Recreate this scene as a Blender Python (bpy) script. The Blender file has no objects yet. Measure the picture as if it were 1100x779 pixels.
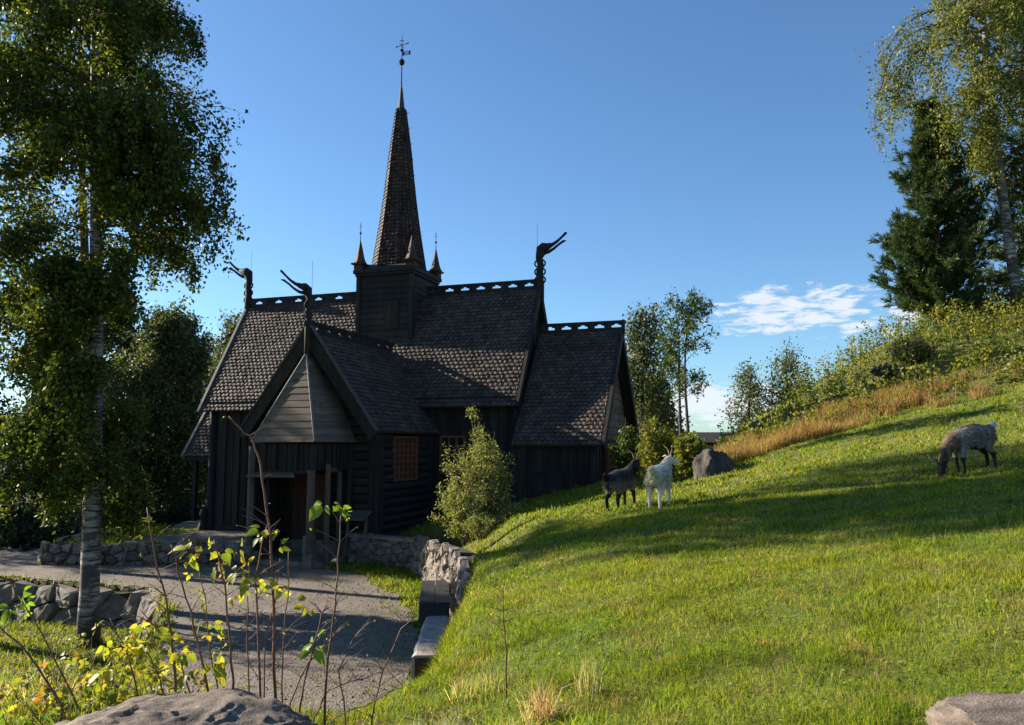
import bpy, math, random
import numpy as np
from mathutils import Vector, noise as mnoise

R = math.radians
SC = bpy.context.scene
COL = SC.collection
# ------------------------------------------------------------------ camera
cam_d = bpy.data.cameras.new('camera'); cam = bpy.data.objects.new('camera', cam_d); COL.objects.link(cam)
cam.location = (0, 0, 0); cam.rotation_euler = (R(90 + 6.0), 0, 0)
cam_d.sensor_width = 36; cam_d.lens = 865 / 1100 * 36
cam_d.clip_start = 0.05; cam_d.clip_end = 5000
SC.camera = cam
# ------------------------------------------------------------------ light
SUN_EL = R(24.0)
SUN_D = (0.9274, -0.3740)               # horizontal travel direction of the light
az_from = math.atan2(-SUN_D[0], -SUN_D[1])   # compass angle of the sun, from +Y towards +X
sd = Vector((SUN_D[0] * math.cos(SUN_EL), SUN_D[1] * math.cos(SUN_EL), -math.sin(SUN_EL))).normalized()
sl = bpy.data.lights.new('sun', 'SUN'); so = bpy.data.objects.new('sun', sl); COL.objects.link(so)
sl.energy = 5.0; sl.angle = R(0.55); sl.color = (1.0, 0.90, 0.74)
so.rotation_euler = sd.to_track_quat('-Z', 'Y').to_euler()
world = bpy.data.worlds.new('World'); SC.world = world; world.use_nodes = True
wt = world.node_tree; wn = wt.nodes; wl = wt.links; wn.clear()


def N(tree, typ, **kw):
    n = tree.nodes.new(typ)
    for k, v in kw.items():
        if k == 'inp':
            for kk, vv in v.items(): n.inputs[kk].default_value = vv
        else: setattr(n, k, v)
    return n


def mth(tree, op, a, b=None, clamp=False):
    n = tree.nodes.new('ShaderNodeMath'); n.operation = op; n.use_clamp = clamp
    for i, v in enumerate((a, b)):
        if v is None: continue
        if isinstance(v, (int, float)): n.inputs[i].default_value = v
        else: tree.links.new(v, n.inputs[i])
    return n.outputs[0]


sky = N(wt, 'ShaderNodeTexSky', sky_type='NISHITA', sun_disc=False, sun_elevation=SUN_EL, sun_rotation=az_from,
        altitude=200, air_density=1.0, dust_density=0.35, ozone_density=2.2)
tc = N(wt, 'ShaderNodeTexCoord')
nrm = N(wt, 'ShaderNodeVectorMath', operation='NORMALIZE'); wl.new(tc.outputs['Generated'], nrm.inputs[0])
sep = N(wt, 'ShaderNodeSeparateXYZ'); wl.new(nrm.outputs[0], sep.inputs[0])
azn = mth(wt, 'ARCTAN2', sep.outputs[0], sep.outputs[1]); eln = mth(wt, 'ARCSINE', sep.outputs[2])
cmb = N(wt, 'ShaderNodeCombineXYZ'); wl.new(mth(wt, 'MULTIPLY', azn, 9.0), cmb.inputs[0]); wl.new(mth(wt, 'MULTIPLY', eln, 34.0), cmb.inputs[1])
nz = N(wt, 'ShaderNodeTexNoise', inp={'Scale': 2.7, 'Detail': 10.0, 'Roughness': 0.66, 'Distortion': 0.25}); wl.new(cmb.outputs[0], nz.inputs['Vector'])
# cloud fields: (azimuth deg, elevation deg, half width, half height, weight)
acc = None
for (a, e, wa, we, k) in [(19.5, 9.2, 8.5, 2.6, 1.0), (25.0, 8.3, 5.5, 2.2, .9), (13.5, 3.0, 9, 2.1, 1.25), (24, 2.6, 9, 1.8, 1.0), (-22.5, 4.2, 5.5, 2.6, 1.0), (14.3, 7.9, 1.6, .7, .4), (-45, 6, 14, 3, .9), (55, 7, 16, 3, .9), (120, 10, 30, 4, .9), (-120, 10, 30, 4, .8), (180, 9, 30, 3, .8)]:
    dx = mth(wt, 'DIVIDE', mth(wt, 'SUBTRACT', azn, R(a)), R(wa)); dy = mth(wt, 'DIVIDE', mth(wt, 'SUBTRACT', eln, R(e)), R(we))
    r2 = mth(wt, 'ADD', mth(wt, 'MULTIPLY', dx, dx), mth(wt, 'MULTIPLY', dy, dy))
    g = mth(wt, 'MULTIPLY', mth(wt, 'SUBTRACT', 1.0, r2, True), k)
    acc = g if acc is None else mth(wt, 'MAXIMUM', acc, g)
dens = mth(wt, 'ADD', mth(wt, 'MULTIPLY', acc, 0.37), mth(wt, 'SUBTRACT', nz.outputs['Fac'], 0.72))
mr = N(wt, 'ShaderNodeMapRange', interpolation_type='SMOOTHSTEP', inp={'From Min': 0.0, 'From Max': 0.16, 'To Min': 0.0, 'To Max': 0.88}); wl.new(dens, mr.inputs['Value'])
gain = N(wt, 'ShaderNodeMix', data_type='RGBA', blend_type='MULTIPLY'); gain.inputs[0].default_value = 1.0
wl.new(sky.outputs[0], gain.inputs[6]); gain.inputs[7].default_value = (0.69, 0.92, 1.10, 1)
mixc = N(wt, 'ShaderNodeMix', data_type='RGBA'); wl.new(mr.outputs[0], mixc.inputs[0]); wl.new(gain.outputs[2], mixc.inputs[6])
mixc.inputs[7].default_value = (5.3, 5.6, 6.0, 1)
bg = N(wt, 'ShaderNodeBackground'); bg.inputs[1].default_value = 0.062
wl.new(mixc.outputs[2], bg.inputs[0]); wo = N(wt, 'ShaderNodeOutputWorld'); wl.new(bg.outputs[0], wo.inputs[0])
SC.view_settings.view_transform = 'Standard'; SC.view_settings.look = 'None'
SC.view_settings.exposure = 1.45; SC.view_settings.gamma = 1.0; SC.view_settings.use_curve_mapping = False
SC.cycles.max_bounces = 6; SC.cycles.diffuse_bounces = 3; SC.cycles.glossy_bounces = 2; SC.cycles.transmission_bounces = 4
SC.cycles.transparent_max_bounces = 4; SC.cycles.use_denoising = True; SC.cycles.sample_clamp_indirect = 4

# ------------------------------------------------------------------ materials
def newmat(name):
    m = bpy.data.materials.new(name); m.use_nodes = True; m.node_tree.nodes.clear()
    t = m.node_tree; o = t.nodes.new('ShaderNodeOutputMaterial'); return m, t, o


def ramp(t, fac, stops):
    r = t.nodes.new('ShaderNodeValToRGB'); e = r.color_ramp.elements
    while len(e) < len(stops): e.new(0.5)
    for i, (p, c) in enumerate(stops): e[i].position = p; e[i].color = (*c, 1)
    t.links.new(fac, r.inputs[0]); return r.outputs[0]


def mixrgb(t, fac, a, b, mode='MIX'):
    m = t.nodes.new('ShaderNodeMix'); m.data_type = 'RGBA'; m.blend_type = mode
    for i, v in ((0, fac), (6, a), (7, b)):
        if isinstance(v, (int, float)): m.inputs[i].default_value = v
        elif isinstance(v, tuple): m.inputs[i].default_value = (*v, 1)
        else: t.links.new(v, m.inputs[i])
    return m.outputs[2]


def surf_mat(name, cols, scale=(1, 1, 1), nscale=6.0, detail=6, rough=0.85, bump=0.3, bdist=0.02, island=0.0, fine=40.0, coord='Object', spec=0.3, spots=None):
    """stained, bumpy, weathered surface; cols = ramp stops; island = per-piece brightness variation"""
    m, t, o = newmat(name); L = t.links
    tc = t.nodes.new('ShaderNodeTexCoord'); mp = t.nodes.new('ShaderNodeMapping'); mp.inputs['Scale'].default_value = scale
    L.new(tc.outputs[coord], mp.inputs[0])
    n1 = t.nodes.new('ShaderNodeTexNoise'); n1.inputs['Scale'].default_value = nscale; n1.inputs['Detail'].default_value = detail; n1.inputs['Roughness'].default_value = .62
    L.new(mp.outputs[0], n1.inputs['Vector'])
    n2 = t.nodes.new('ShaderNodeTexNoise'); n2.inputs['Scale'].default_value = fine; n2.inputs['Detail'].default_value = 4
    L.new(mp.outputs[0], n2.inputs['Vector'])
    f = mth(t, 'ADD', mth(t, 'MULTIPLY', n1.outputs['Fac'], .7), mth(t, 'MULTIPLY', n2.outputs['Fac'], .3))
    c = ramp(t, f, cols)
    if island:
        g = t.nodes.new('ShaderNodeNewGeometry')
        k = mth(t, 'ADD', mth(t, 'MULTIPLY', g.outputs['Random Per Island'], island * 2), 1 - island)
        cc = t.nodes.new('ShaderNodeCombineColor')
        for i in range(3): L.new(k, cc.inputs[i])
        c = mixrgb(t, 1.0, c, cc.outputs[0], 'MULTIPLY')
    if spots:
        n3 = t.nodes.new('ShaderNodeTexNoise'); n3.inputs['Scale'].default_value = spots[1]; n3.inputs['Detail'].default_value = 5
        L.new(tc.outputs[coord], n3.inputs['Vector'])
        mk = t.nodes.new('ShaderNodeMapRange'); mk.inputs['From Min'].default_value = spots[2]; mk.inputs['From Max'].default_value = spots[2] + .08
        L.new(n3.outputs['Fac'], mk.inputs['Value']); c = mixrgb(t, mk.outputs[0], c, spots[0])
    b = t.nodes.new('ShaderNodeBsdfPrincipled'); L.new(c, b.inputs['Base Color']); b.inputs['Roughness'].default_value = rough
    b.inputs['Specular IOR Level'].default_value = spec
    bp = t.nodes.new('ShaderNodeBump'); bp.inputs['Strength'].default_value = bump; bp.inputs['Distance'].default_value = bdist
    L.new(f, bp.inputs['Height']); L.new(bp.outputs[0], b.inputs['Normal']); L.new(b.outputs[0], o.inputs[0])
    return m


def leaf_mat(name, stops, trans=0.45, spec=0.25, attr=None):
    m, t, o = newmat(name); L = t.links
    if attr:
        a = t.nodes.new('ShaderNodeAttribute'); a.attribute_name = attr; c = a.outputs['Color']
    else:
        g = t.nodes.new('ShaderNodeNewGeometry'); c = ramp(t, g.outputs['Random Per Island'], stops)
        tc = t.nodes.new('ShaderNodeTexCoord'); nn_ = t.nodes.new('ShaderNodeTexNoise'); nn_.inputs['Scale'].default_value = 38; nn_.inputs['Detail'].default_value = 3; L.new(tc.outputs['Object'], nn_.inputs['Vector'])
        kk = mth(t, 'ADD', mth(t, 'MULTIPLY', nn_.outputs['Fac'], 1.1), .45); cc = t.nodes.new('ShaderNodeCombineColor')
        for i in range(3): L.new(kk, cc.inputs[i])
        c = mixrgb(t, 1.0, c, cc.outputs[0], 'MULTIPLY')
    d = t.nodes.new('ShaderNodeBsdfPrincipled'); L.new(c, d.inputs['Base Color']); d.inputs['Roughness'].default_value = .5
    d.inputs['Specular IOR Level'].default_value = spec
    tr = t.nodes.new('ShaderNodeBsdfTranslucent')
    L.new(mixrgb(t, 1.0, c, (1.25, 1.2, .55), 'MULTIPLY'), tr.inputs[0])
    mx = t.nodes.new('ShaderNodeMixShader'); mx.inputs[0].default_value = trans
    L.new(d.outputs[0], mx.inputs[1]); L.new(tr.outputs[0], mx.inputs[2]); L.new(mx.outputs[0], o.inputs[0])
    return m


M = {}
M['tar'] = surf_mat('tarred_wood', [(.25, (.008, .007, .007)), (.52, (.020, .0168, .0155)), (.66, (.045, .036, .030)), (.8, (.075, .060, .048))], scale=(1.4, 1.4, .16), nscale=5, island=.35, rough=.75, bump=.35)
M['tar_h'] = surf_mat('tarred_logs', [(.25, (.012, .011, .010)), (.55, (.030, .027, .024)), (.8, (.06, .052, .045))], scale=(.2, .2, 1.5), nscale=5, island=.35, rough=.78, bump=.4)
M['shingle'] = surf_mat('roof_shingles', [(.25, (.036, .025, .020)), (.5, (.072, .052, .041)), (.8, (.13, .10, .08))], nscale=1.3, fine=14, island=.38, rough=.7, bump=.3, spec=.3, spots=((.045, .045, .024), 1.6, .60))
M['shingle_red'] = surf_mat('spire_shingles', [(.25, (.024, .014, .010)), (.5, (.052, .028, .019)), (.8, (.105, .062, .042))], nscale=1.6, fine=14, island=.5, rough=.7, bump=.3, spec=.25)
M['greywood'] = surf_mat('weathered_boards', [(.25, (.075, .054, .04)), (.5, (.15, .112, .085)), (.8, (.24, .19, .15))], scale=(.3, .3, 2.5), nscale=5, island=.22, rough=.8, bump=.3, spots=((.06, .05, .042), 3.0, .62))
M['darkgrey'] = surf_mat('dark_grey_wood', [(.25, (.045, .038, .032)), (.5, (.085, .073, .063)), (.8, (.15, .13, .115))], scale=(2, 2, .3), nscale=5, island=.2, rough=.8, bump=.3)
M['brownpost'] = surf_mat('brown_post_wood', [(.25, (.04, .028, .022)), (.5, (.09, .064, .05)), (.8, (.16, .12, .095))], scale=(2, 2, .3), nscale=5, rough=.8, bump=.3)
M['edge'] = surf_mat('grey_edge_board', [(.25, (.09, .085, .08)), (.6, (.20, .195, .185)), (.85, (.32, .31, .30))], scale=(1, 1, .5), nscale=6, rough=.7, bump=.2)
M['redwood'] = surf_mat('red_brown_paint', [(.25, (.10, .030, .014)), (.6, (.22, .075, .035)), (.85, (.30, .12, .06))], nscale=7, rough=.6, bump=.15)
M['door'] = surf_mat('brown_door', [(.25, (.035, .017, .012)), (.6, (.08, .038, .025)), (.85, (.13, .07, .05))], scale=(2, 2, .4), nscale=6, rough=.7, island=.2)
M['iron'] = surf_mat('black_iron', [(.3, (.012, .012, .013)), (.8, (.035, .031, .029))], nscale=10, rough=.8, spec=.15)
M['lead'] = surf_mat('lead_cap', [(.3, (.03, .03, .031)), (.8, (.07, .07, .073))], nscale=8, rough=.7, spec=.3)
M['glass'] = surf_mat('dark_glass', [(.3, (.012, .013, .015)), (.8, (.03, .032, .035))], nscale=3, rough=.12, bump=.05, spec=.6)
M['stone'] = surf_mat('wall_stone', [(.25, (.065, .052, .043)), (.5, (.16, .135, .112)), (.78, (.31, .275, .235))], nscale=5, fine=30, island=.28, rough=.9, bump=.6, bdist=.03, spots=((.30, .30, .24), 9.0, .66))
M['stone_pale'] = surf_mat('pale_slab_stone', [(.25, (.09, .072, .058)), (.5, (.20, .165, .135)), (.78, (.37, .32, .27))], scale=(1.6, 1.6, .7), nscale=6, fine=34, island=.22, rough=.9, bump=.7, bdist=.03)
M['mortar'] = surf_mat('wall_core', [(.3, (.018, .015, .012)), (.8, (.05, .042, .03))], nscale=8, rough=1)
M['rock'] = surf_mat('lichen_rock', [(.32, (.035, .026, .021)), (.44, (.115, .088, .070)), (.60, (.20, .158, .128)), (.78, (.34, .285, .235))], scale=(1.5, 2.2, 7), nscale=4.5, detail=10, fine=60, rough=.9, bump=.8, bdist=.03, spots=((.27, .27, .20), 10.0, .63))
M['rock_dark'] = surf_mat('dark_boulder', [(.3, (.022, .019, .017)), (.5, (.055, .047, .042)), (.72, (.14, .12, .10))], nscale=3, detail=9, fine=30, rough=.92, bump=.7, bdist=.04)
M['oldlog'] = surf_mat('silvered_timber', [(.25, (.16, .135, .115)), (.5, (.34, .30, .265)), (.8, (.52, .47, .42))], scale=(6, .5, 6), nscale=5, rough=.85, bump=.5, spots=((.09, .085, .03), 3.0, .62))
M['bench'] = surf_mat('black_bench_timber', [(.25, (.014, .013, .013)), (.6, (.035, .033, .034)), (.85, (.075, .07, .07))], scale=(8, .6, 8), nscale=4, rough=.55, bump=.5, spec=.5)
M['shed'] = surf_mat('shed_boards', [(.3, (.014, .012, .011)), (.8, (.04, .034, .03))], nscale=5, rough=.8)
M['bark'] = surf_mat('grey_brown_bark', [(.25, (.03, .024, .018)), (.6, (.09, .07, .052)), (.85, (.16, .13, .10))], scale=(3, 3, .6), nscale=5, rough=.95, bump=.6)
M['pinebark'] = surf_mat('red_pine_bark', [(.25, (.06, .030, .018)), (.6, (.16, .08, .045)), (.85, (.26, .15, .09))], scale=(3, 3, .7), nscale=5, rough=.95, bump=.6)
M['twig'] = surf_mat('brown_twig', [(.25, (.05, .030, .020)), (.6, (.13, .085, .055)), (.85, (.24, .17, .11))], nscale=12, rough=.8, bump=.1, island=.3)
M['cane'] = surf_mat('raspberry_cane_bark', [(.25, (.075, .028, .020)), (.55, (.17, .085, .055)), (.85, (.30, .21, .13))], nscale=9, rough=.6, bump=.15)
M['horn'] = surf_mat('goat_horn', [(.3, (.22, .14, .08)), (.8, (.45, .32, .2))], nscale=12, rough=.5)


def birch_bark():
    m, t, o = newmat('birch_bark'); L = t.links
    tc = t.nodes.new('ShaderNodeTexCoord'); mp = t.nodes.new('ShaderNodeMapping'); mp.inputs['Scale'].default_value = (1.2, 1.2, 9.0); L.new(tc.outputs['Object'], mp.inputs[0])
    n = t.nodes.new('ShaderNodeTexNoise'); n.inputs['Scale'].default_value = 2.4; n.inputs['Detail'].default_value = 6; n.inputs['Roughness'].default_value = .65; L.new(mp.outputs[0], n.inputs['Vector'])
    n2 = t.nodes.new('ShaderNodeTexNoise'); n2.inputs['Scale'].default_value = 1.6; n2.inputs['Detail'].default_value = 6; L.new(tc.outputs['Object'], n2.inputs['Vector'])
    c1 = ramp(t, n.outputs['Fac'], [(.44, (.03, .026, .022)), (.56, (.26, .235, .205)), (.82, (.44, .40, .35))])
    sp = t.nodes.new('ShaderNodeSeparateXYZ'); L.new(tc.outputs['Object'], sp.inputs[0])
    low = t.nodes.new('ShaderNodeMapRange'); low.inputs['From Min'].default_value = 0.2; low.inputs['From Max'].default_value = 2.2; low.inputs['To Min'].default_value = .16; low.inputs['To Max'].default_value = 0.0
    L.new(sp.outputs[2], low.inputs['Value'])
    f2 = mth(t, 'ADD', n2.outputs['Fac'], low.outputs[0])
    mk = t.nodes.new('ShaderNodeMapRange'); mk.inputs['From Min'].default_value = .56; mk.inputs['From Max'].default_value = .62; L.new(f2, mk.inputs['Value'])
    c = mixrgb(t, mk.outputs[0], c1, (.055, .045, .038))
    b = t.nodes.new('ShaderNodeBsdfPrincipled'); b.inputs['Roughness'].default_value = .8; L.new(c, b.inputs['Base Color'])
    bp = t.nodes.new('ShaderNodeBump'); bp.inputs['Strength'].default_value = .5; bp.inputs['Distance'].default_value = .02; L.new(n.outputs['Fac'], bp.inputs['Height']); L.new(bp.outputs[0], b.inputs['Normal'])
    L.new(b.outputs[0], o.inputs[0]); return m


M['birchbark'] = birch_bark()
M['leaf_birch'] = leaf_mat('birch_leaves', [(0, (.026, .046, .011)), (.45, (.056, .088, .016)), (.85, (.11, .135, .022)), (1, (.26, .22, .03))], .5)
M['leaf_birch_light'] = leaf_mat('pale_birch_leaves', [(0, (.07, .095, .025)), (.5, (.14, .165, .042)), (.9, (.22, .22, .06)), (1, (.32, .27, .07))], .5)
M['leaf_far'] = leaf_mat('distant_birch_leaves', [(0, (.045, .065, .026)), (.5, (.085, .108, .042)), (1, (.15, .165, .07))], .4)
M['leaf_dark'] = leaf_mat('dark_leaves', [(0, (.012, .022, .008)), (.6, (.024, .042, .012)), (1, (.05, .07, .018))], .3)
M['leaf_rowan'] = leaf_mat('rowan_leaves', [(0, (.025, .05, .012)), (.6, (.05, .085, .018)), (1, (.10, .13, .03))], .42)
M['leaf_willow'] = leaf_mat('willow_leaves', [(0, (.12, .15, .045)), (.5, (.20, .23, .07)), (1, (.31, .32, .12))], .5)
M['leaf_bank'] = leaf_mat('bank_leaves', [(0, (.065, .10, .016)), (.5, (.15, .185, .026)), (.85, (.25, .25, .04)), (1, (.33, .20, .04))], .48)
M['leaf_yellow'] = leaf_mat('yellow_leaves', [(0, (.16, .22, .03)), (.4, (.29, .31, .04)), (.8, (.46, .40, .05)), (1, (.42, .26, .04))], .55)
M['leaf_gold'] = leaf_mat('autumn_leaves', [(0, (.09, .15, .025)), (.35, (.19, .24, .035)), (.7, (.40, .35, .045)), (.9, (.32, .15, .03)), (1, (.38, .34, .22))], .5)
M['leaf_green'] = leaf_mat('fresh_leaves', [(0, (.10, .18, .02)), (.5, (.17, .27, .03)), (1, (.30, .36, .05))], .5)
M['needles'] = leaf_mat('pine_needles', [(0, (.018, .040, .014)), (.5, (.042, .075, .024)), (1, (.085, .125, .038))], .25)
M['grass'] = leaf_mat('grass_blades', None, .5, .12, attr='tint')
M['fur'] = leaf_mat('goat_hair', None, .25, .1, attr='tint')


def tint_mat(name, rough=.9):
    m, t, o = newmat(name); a = t.nodes.new('ShaderNodeAttribute'); a.attribute_name = 'tint'
    b = t.nodes.new('ShaderNodeBsdfPrincipled'); b.inputs['Roughness'].default_value = rough; b.inputs['Specular IOR Level'].default_value = .15
    tc = t.nodes.new('ShaderNodeTexCoord'); n = t.nodes.new('ShaderNodeTexNoise'); n.inputs['Scale'].default_value = 45; n.inputs['Detail'].default_value = 5; t.links.new(tc.outputs['Object'], n.inputs['Vector'])
    k = mth(t, 'ADD', mth(t, 'MULTIPLY', n.outputs['Fac'], .6), .7)
    cc = t.nodes.new('ShaderNodeCombineColor')
    for i in range(3): t.links.new(k, cc.inputs[i])
    t.links.new(mixrgb(t, 1.0, a.outputs['Color'], cc.outputs[0], 'MULTIPLY'), b.inputs['Base Color'])
    bp = t.nodes.new('ShaderNodeBump'); bp.inputs['Strength'].default_value = .6; bp.inputs['Distance'].default_value = .01; t.links.new(n.outputs['Fac'], bp.inputs['Height']); t.links.new(bp.outputs[0], b.inputs['Normal'])
    t.links.new(b.outputs[0], o.inputs[0]); return m


M['hide'] = tint_mat('goat_hide')
M['soil'] = tint_mat('meadow_soil')


def gravel_mat():
    m, t, o = newmat('gravel'); L = t.links
    tc = t.nodes.new('ShaderNodeTexCoord')
    v = t.nodes.new('ShaderNodeTexVoronoi'); v.inputs['Scale'].default_value = 34; L.new(tc.outputs['Object'], v.inputs['Vector'])
    n = t.nodes.new('ShaderNodeTexNoise'); n.inputs['Scale'].default_value = .9; n.inputs['Detail'].default_value = 8; n.inputs['Roughness'].default_value = .65; L.new(tc.outputs['Object'], n.inputs['Vector'])
    hs = t.nodes.new('ShaderNodeSeparateColor'); L.new(v.outputs['Color'], hs.inputs[0])
    f = mth(t, 'ADD', mth(t, 'MULTIPLY', hs.outputs[0], .35), mth(t, 'MULTIPLY', n.outputs['Fac'], .65))
    c = ramp(t, f, [(.25, (.072, .055, .041)), (.5, (.135, .107, .083)), (.8, (.24, .198, .16))])
    b = t.nodes.new('ShaderNodeBsdfPrincipled'); b.inputs['Roughness'].default_value = .95; L.new(c, b.inputs['Base Color'])
    h = mth(t, 'ADD', mth(t, 'MULTIPLY', v.outputs['Distance'], -.6), mth(t, 'MULTIPLY', n.outputs['Fac'], 1.6))
    bp = t.nodes.new('ShaderNodeBump'); bp.inputs['Strength'].default_value = .7; bp.inputs['Distance'].default_value = .03; L.new(h, bp.inputs['Height']); L.new(bp.outputs[0], b.inputs['Normal'])
    L.new(b.outputs[0], o.inputs[0]); return m


M['gravel'] = gravel_mat()

# ------------------------------------------------------------------ mesh helpers
def tag(o, label=None, cat=None, group=None, kind=None):
    for k, v in (('label', label), ('category', cat), ('group', group), ('kind', kind)):
        if v: o[k] = v
    return o


def root(name, loc, label, cat, group=None, rz=0.0):
    o = bpy.data.objects.new(name, None); COL.objects.link(o); o.location = loc; o.rotation_euler = (0, 0, rz)
    o.empty_display_size = .3
    return tag(o, label, cat, group)


def link(name, me, mat, parent=None, smooth=False, origin=None):
    me.materials.append(mat)
    if smooth: me.polygons.foreach_set('use_smooth', np.ones(len(me.polygons), dtype=bool))
    o = bpy.data.objects.new(name, me); COL.objects.link(o)
    if parent is not None: o.parent = parent
    if origin is not None: o.location = origin
    return o


def np_mesh(name, V, F, tint=None):
    """V (n,3), F (m,k) array of equal sized polygons or list of such arrays"""
    Fs = F if isinstance(F, list) else [F]
    me = bpy.data.meshes.new(name)
    me.vertices.add(len(V)); me.vertices.foreach_set('co', np.asarray(V, dtype=np.float32).ravel())
    loops = np.concatenate([f.ravel() for f in Fs]).astype(np.int32)
    sizes = np.concatenate([np.full(len(f), f.shape[1]) for f in Fs])
    starts = np.concatenate([[0], np.cumsum(sizes)[:-1]]).astype(np.int32)
    me.loops.add(len(loops)); me.loops.foreach_set('vertex_index', loops)
    me.polygons.add(len(sizes)); me.polygons.foreach_set('loop_start', starts)
    me.update(calc_edges=True)
    if tint is not None:
        a = me.attributes.new('tint', 'FLOAT_COLOR', 'POINT')
        a.data.foreach_set('color', np.concatenate([tint, np.ones((len(tint), 1))], 1).astype(np.float32).ravel())
    return me


class MB:
    """collects faces for ONE mesh object"""
    def __init__(s): s.v = []; s.f = []
    def add(s, vs, fs):
        b = len(s.v); s.v += [tuple(p) for p in vs]; s.f += [tuple(b + i for i in f) for f in fs]; return s
    def box(s, x0, x1, y0, y1, z0, z1):
        return s.add([(x, y, z) for z in (z0, z1) for y in (y0, y1) for x in (x0, x1)],
                     [(0, 2, 3, 1), (4, 5, 7, 6), (0, 1, 5, 4), (2, 6, 7, 3), (0, 4, 6, 2), (1, 3, 7, 5)])
    def beam(s, a, b, w, h, up=(0, 0, 1)):
        a, b = Vector(a), Vector(b); d = (b - a).normalized(); u = Vector(up); r = d.cross(u).normalized() * (w / 2); q = r.cross(d).normalized() * (h / 2)
        vs = [p + sx * r + sy * q for p in (a, b) for sx, sy in ((-1, -1), (1, -1), (1, 1), (-1, 1))]
        return s.add(vs, [(0, 1, 2, 3), (7, 6, 5, 4), (0, 4, 5, 1), (1, 5, 6, 2), (2, 6, 7, 3), (3, 7, 4, 0)])
    def prism(s, poly, off):
        n = len(poly); off = Vector(off); a = [Vector(p) for p in poly]; b = [p + off for p in a]
        return s.add(a + b, [tuple(range(n))[::-1], tuple(range(n, 2 * n))] + [(i, (i + 1) % n, n + (i + 1) % n, n + i) for i in range(n)])
    def tube(s, pts, rad, n=8, flat=(1, 1), cap=True):
        pts = [Vector(p) for p in pts]; m = len(pts)
        if isinstance(rad, (int, float)): rad = [rad] * m
        b = len(s.v); ref = None
        for i, p in enumerate(pts):
            d = (pts[min(i + 1, m - 1)] - pts[max(i - 1, 0)]); d = d.normalized() if d.length > 1e-9 else Vector((0, 0, 1))
            if ref is None: ref = Vector((0, 1, 0)) if abs(d.y) < .9 else Vector((1, 0, 0))
            r = (ref - d * ref.dot(d)).normalized(); ref = r; q = d.cross(r)
            for k in range(n):
                a = 2 * math.pi * k / n; s.v.append(tuple(p + (r * math.cos(a) * flat[0] + q * math.sin(a) * flat[1]) * rad[i]))
        for i in range(m - 1):
            for k in range(n):
                k2 = (k + 1) % n; s.f.append((b + i * n + k, b + i * n + k2, b + (i + 1) * n + k2, b + (i + 1) * n + k))
        if cap:
            s.f.append(tuple(b + k for k in range(n))[::-1]); s.f.append(tuple(b + (m - 1) * n + k for k in range(n)))
        return s
    def build(s, name, mat, parent=None, smooth=False, shift=(0, 0, 0)):
        me = bpy.data.meshes.new(name); V = [(x + shift[0], y + shift[1], z + shift[2]) for x, y, z in s.v]
        me.from_pydata(V, [], s.f); me.update()
        return link(name, me, mat, parent, smooth)


def sm(a, b, x):
    t = np.clip((x - a) / (b - a), 0, 1); return t * t * (3 - 2 * t)


def vnoise(x, y, s, seed=0):
    """smooth pseudo noise in -1..1 from sines"""
    r = np.random.RandomState(seed); o = 0
    for k in range(5):
        a, b, p = r.uniform(-1, 1), r.uniform(-1, 1), r.uniform(0, 6.28); n = math.hypot(a, b); f = s * (1 + k * .9)
        o = o + np.sin((x * a + y * b) / n * f + p + 1.3 * np.sin((x * b - y * a) / n * f * .7 + p * 2)) / (1 + .5 * k)
    return o / 2.9

# ------------------------------------------------------------------ terrain
def poly_sd(px, py, P):
    """signed distance, positive inside"""
    d = np.full(np.shape(px), 1e9); ins = np.zeros(np.shape(px), bool); n = len(P)
    for i in range(n):
        x0, y0 = P[i]; x1, y1 = P[(i + 1) % n]; ex, ey = x1 - x0, y1 - y0
        t = np.clip(((px - x0) * ex + (py - y0) * ey) / (ex * ex + ey * ey), 0, 1)
        d = np.minimum(d, np.hypot(px - x0 - t * ex, py - y0 - t * ey))
        c = ((y0 > py) != (y1 > py)) & (px < (x1 - x0) * (py - y0) / (y1 - y0 + 1e-12) + x0); ins ^= c
    return np.where(ins, d, -d)


MEAD = [(-.95, 5.35), (-.42, 6.4), (-.36, 8), (-.46, 12), (-.62, 14.4), (-1.30, 18), (-2.30, 21.2), (-4.6, 22.85), (-3.0, 27), (-12, 60), (90, 60), (90, -12), (-22, -12), (-22, 3.0), (-4.6, 5.2), (-2.1, 5.55)]
TERR = [(-12.5, 22.15), (-6.9, 22.15), (-6.9, 30), (-6, 36), (-16, 38), (-14.2, 29)]
PATH = [(-60, 26), (-60, 21.5), (-30, 20.6), (-12.4, 20.1), (-10.5, 19.4), (-8.3, 18.7), (-6.9, 16.5), (-5.9, 13.8), (-4.9, 11.2), (-4.3, 8.6), (-4.0, 6.5), (.6, 6.0), (.4, 24), (-7, 26)]


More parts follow.
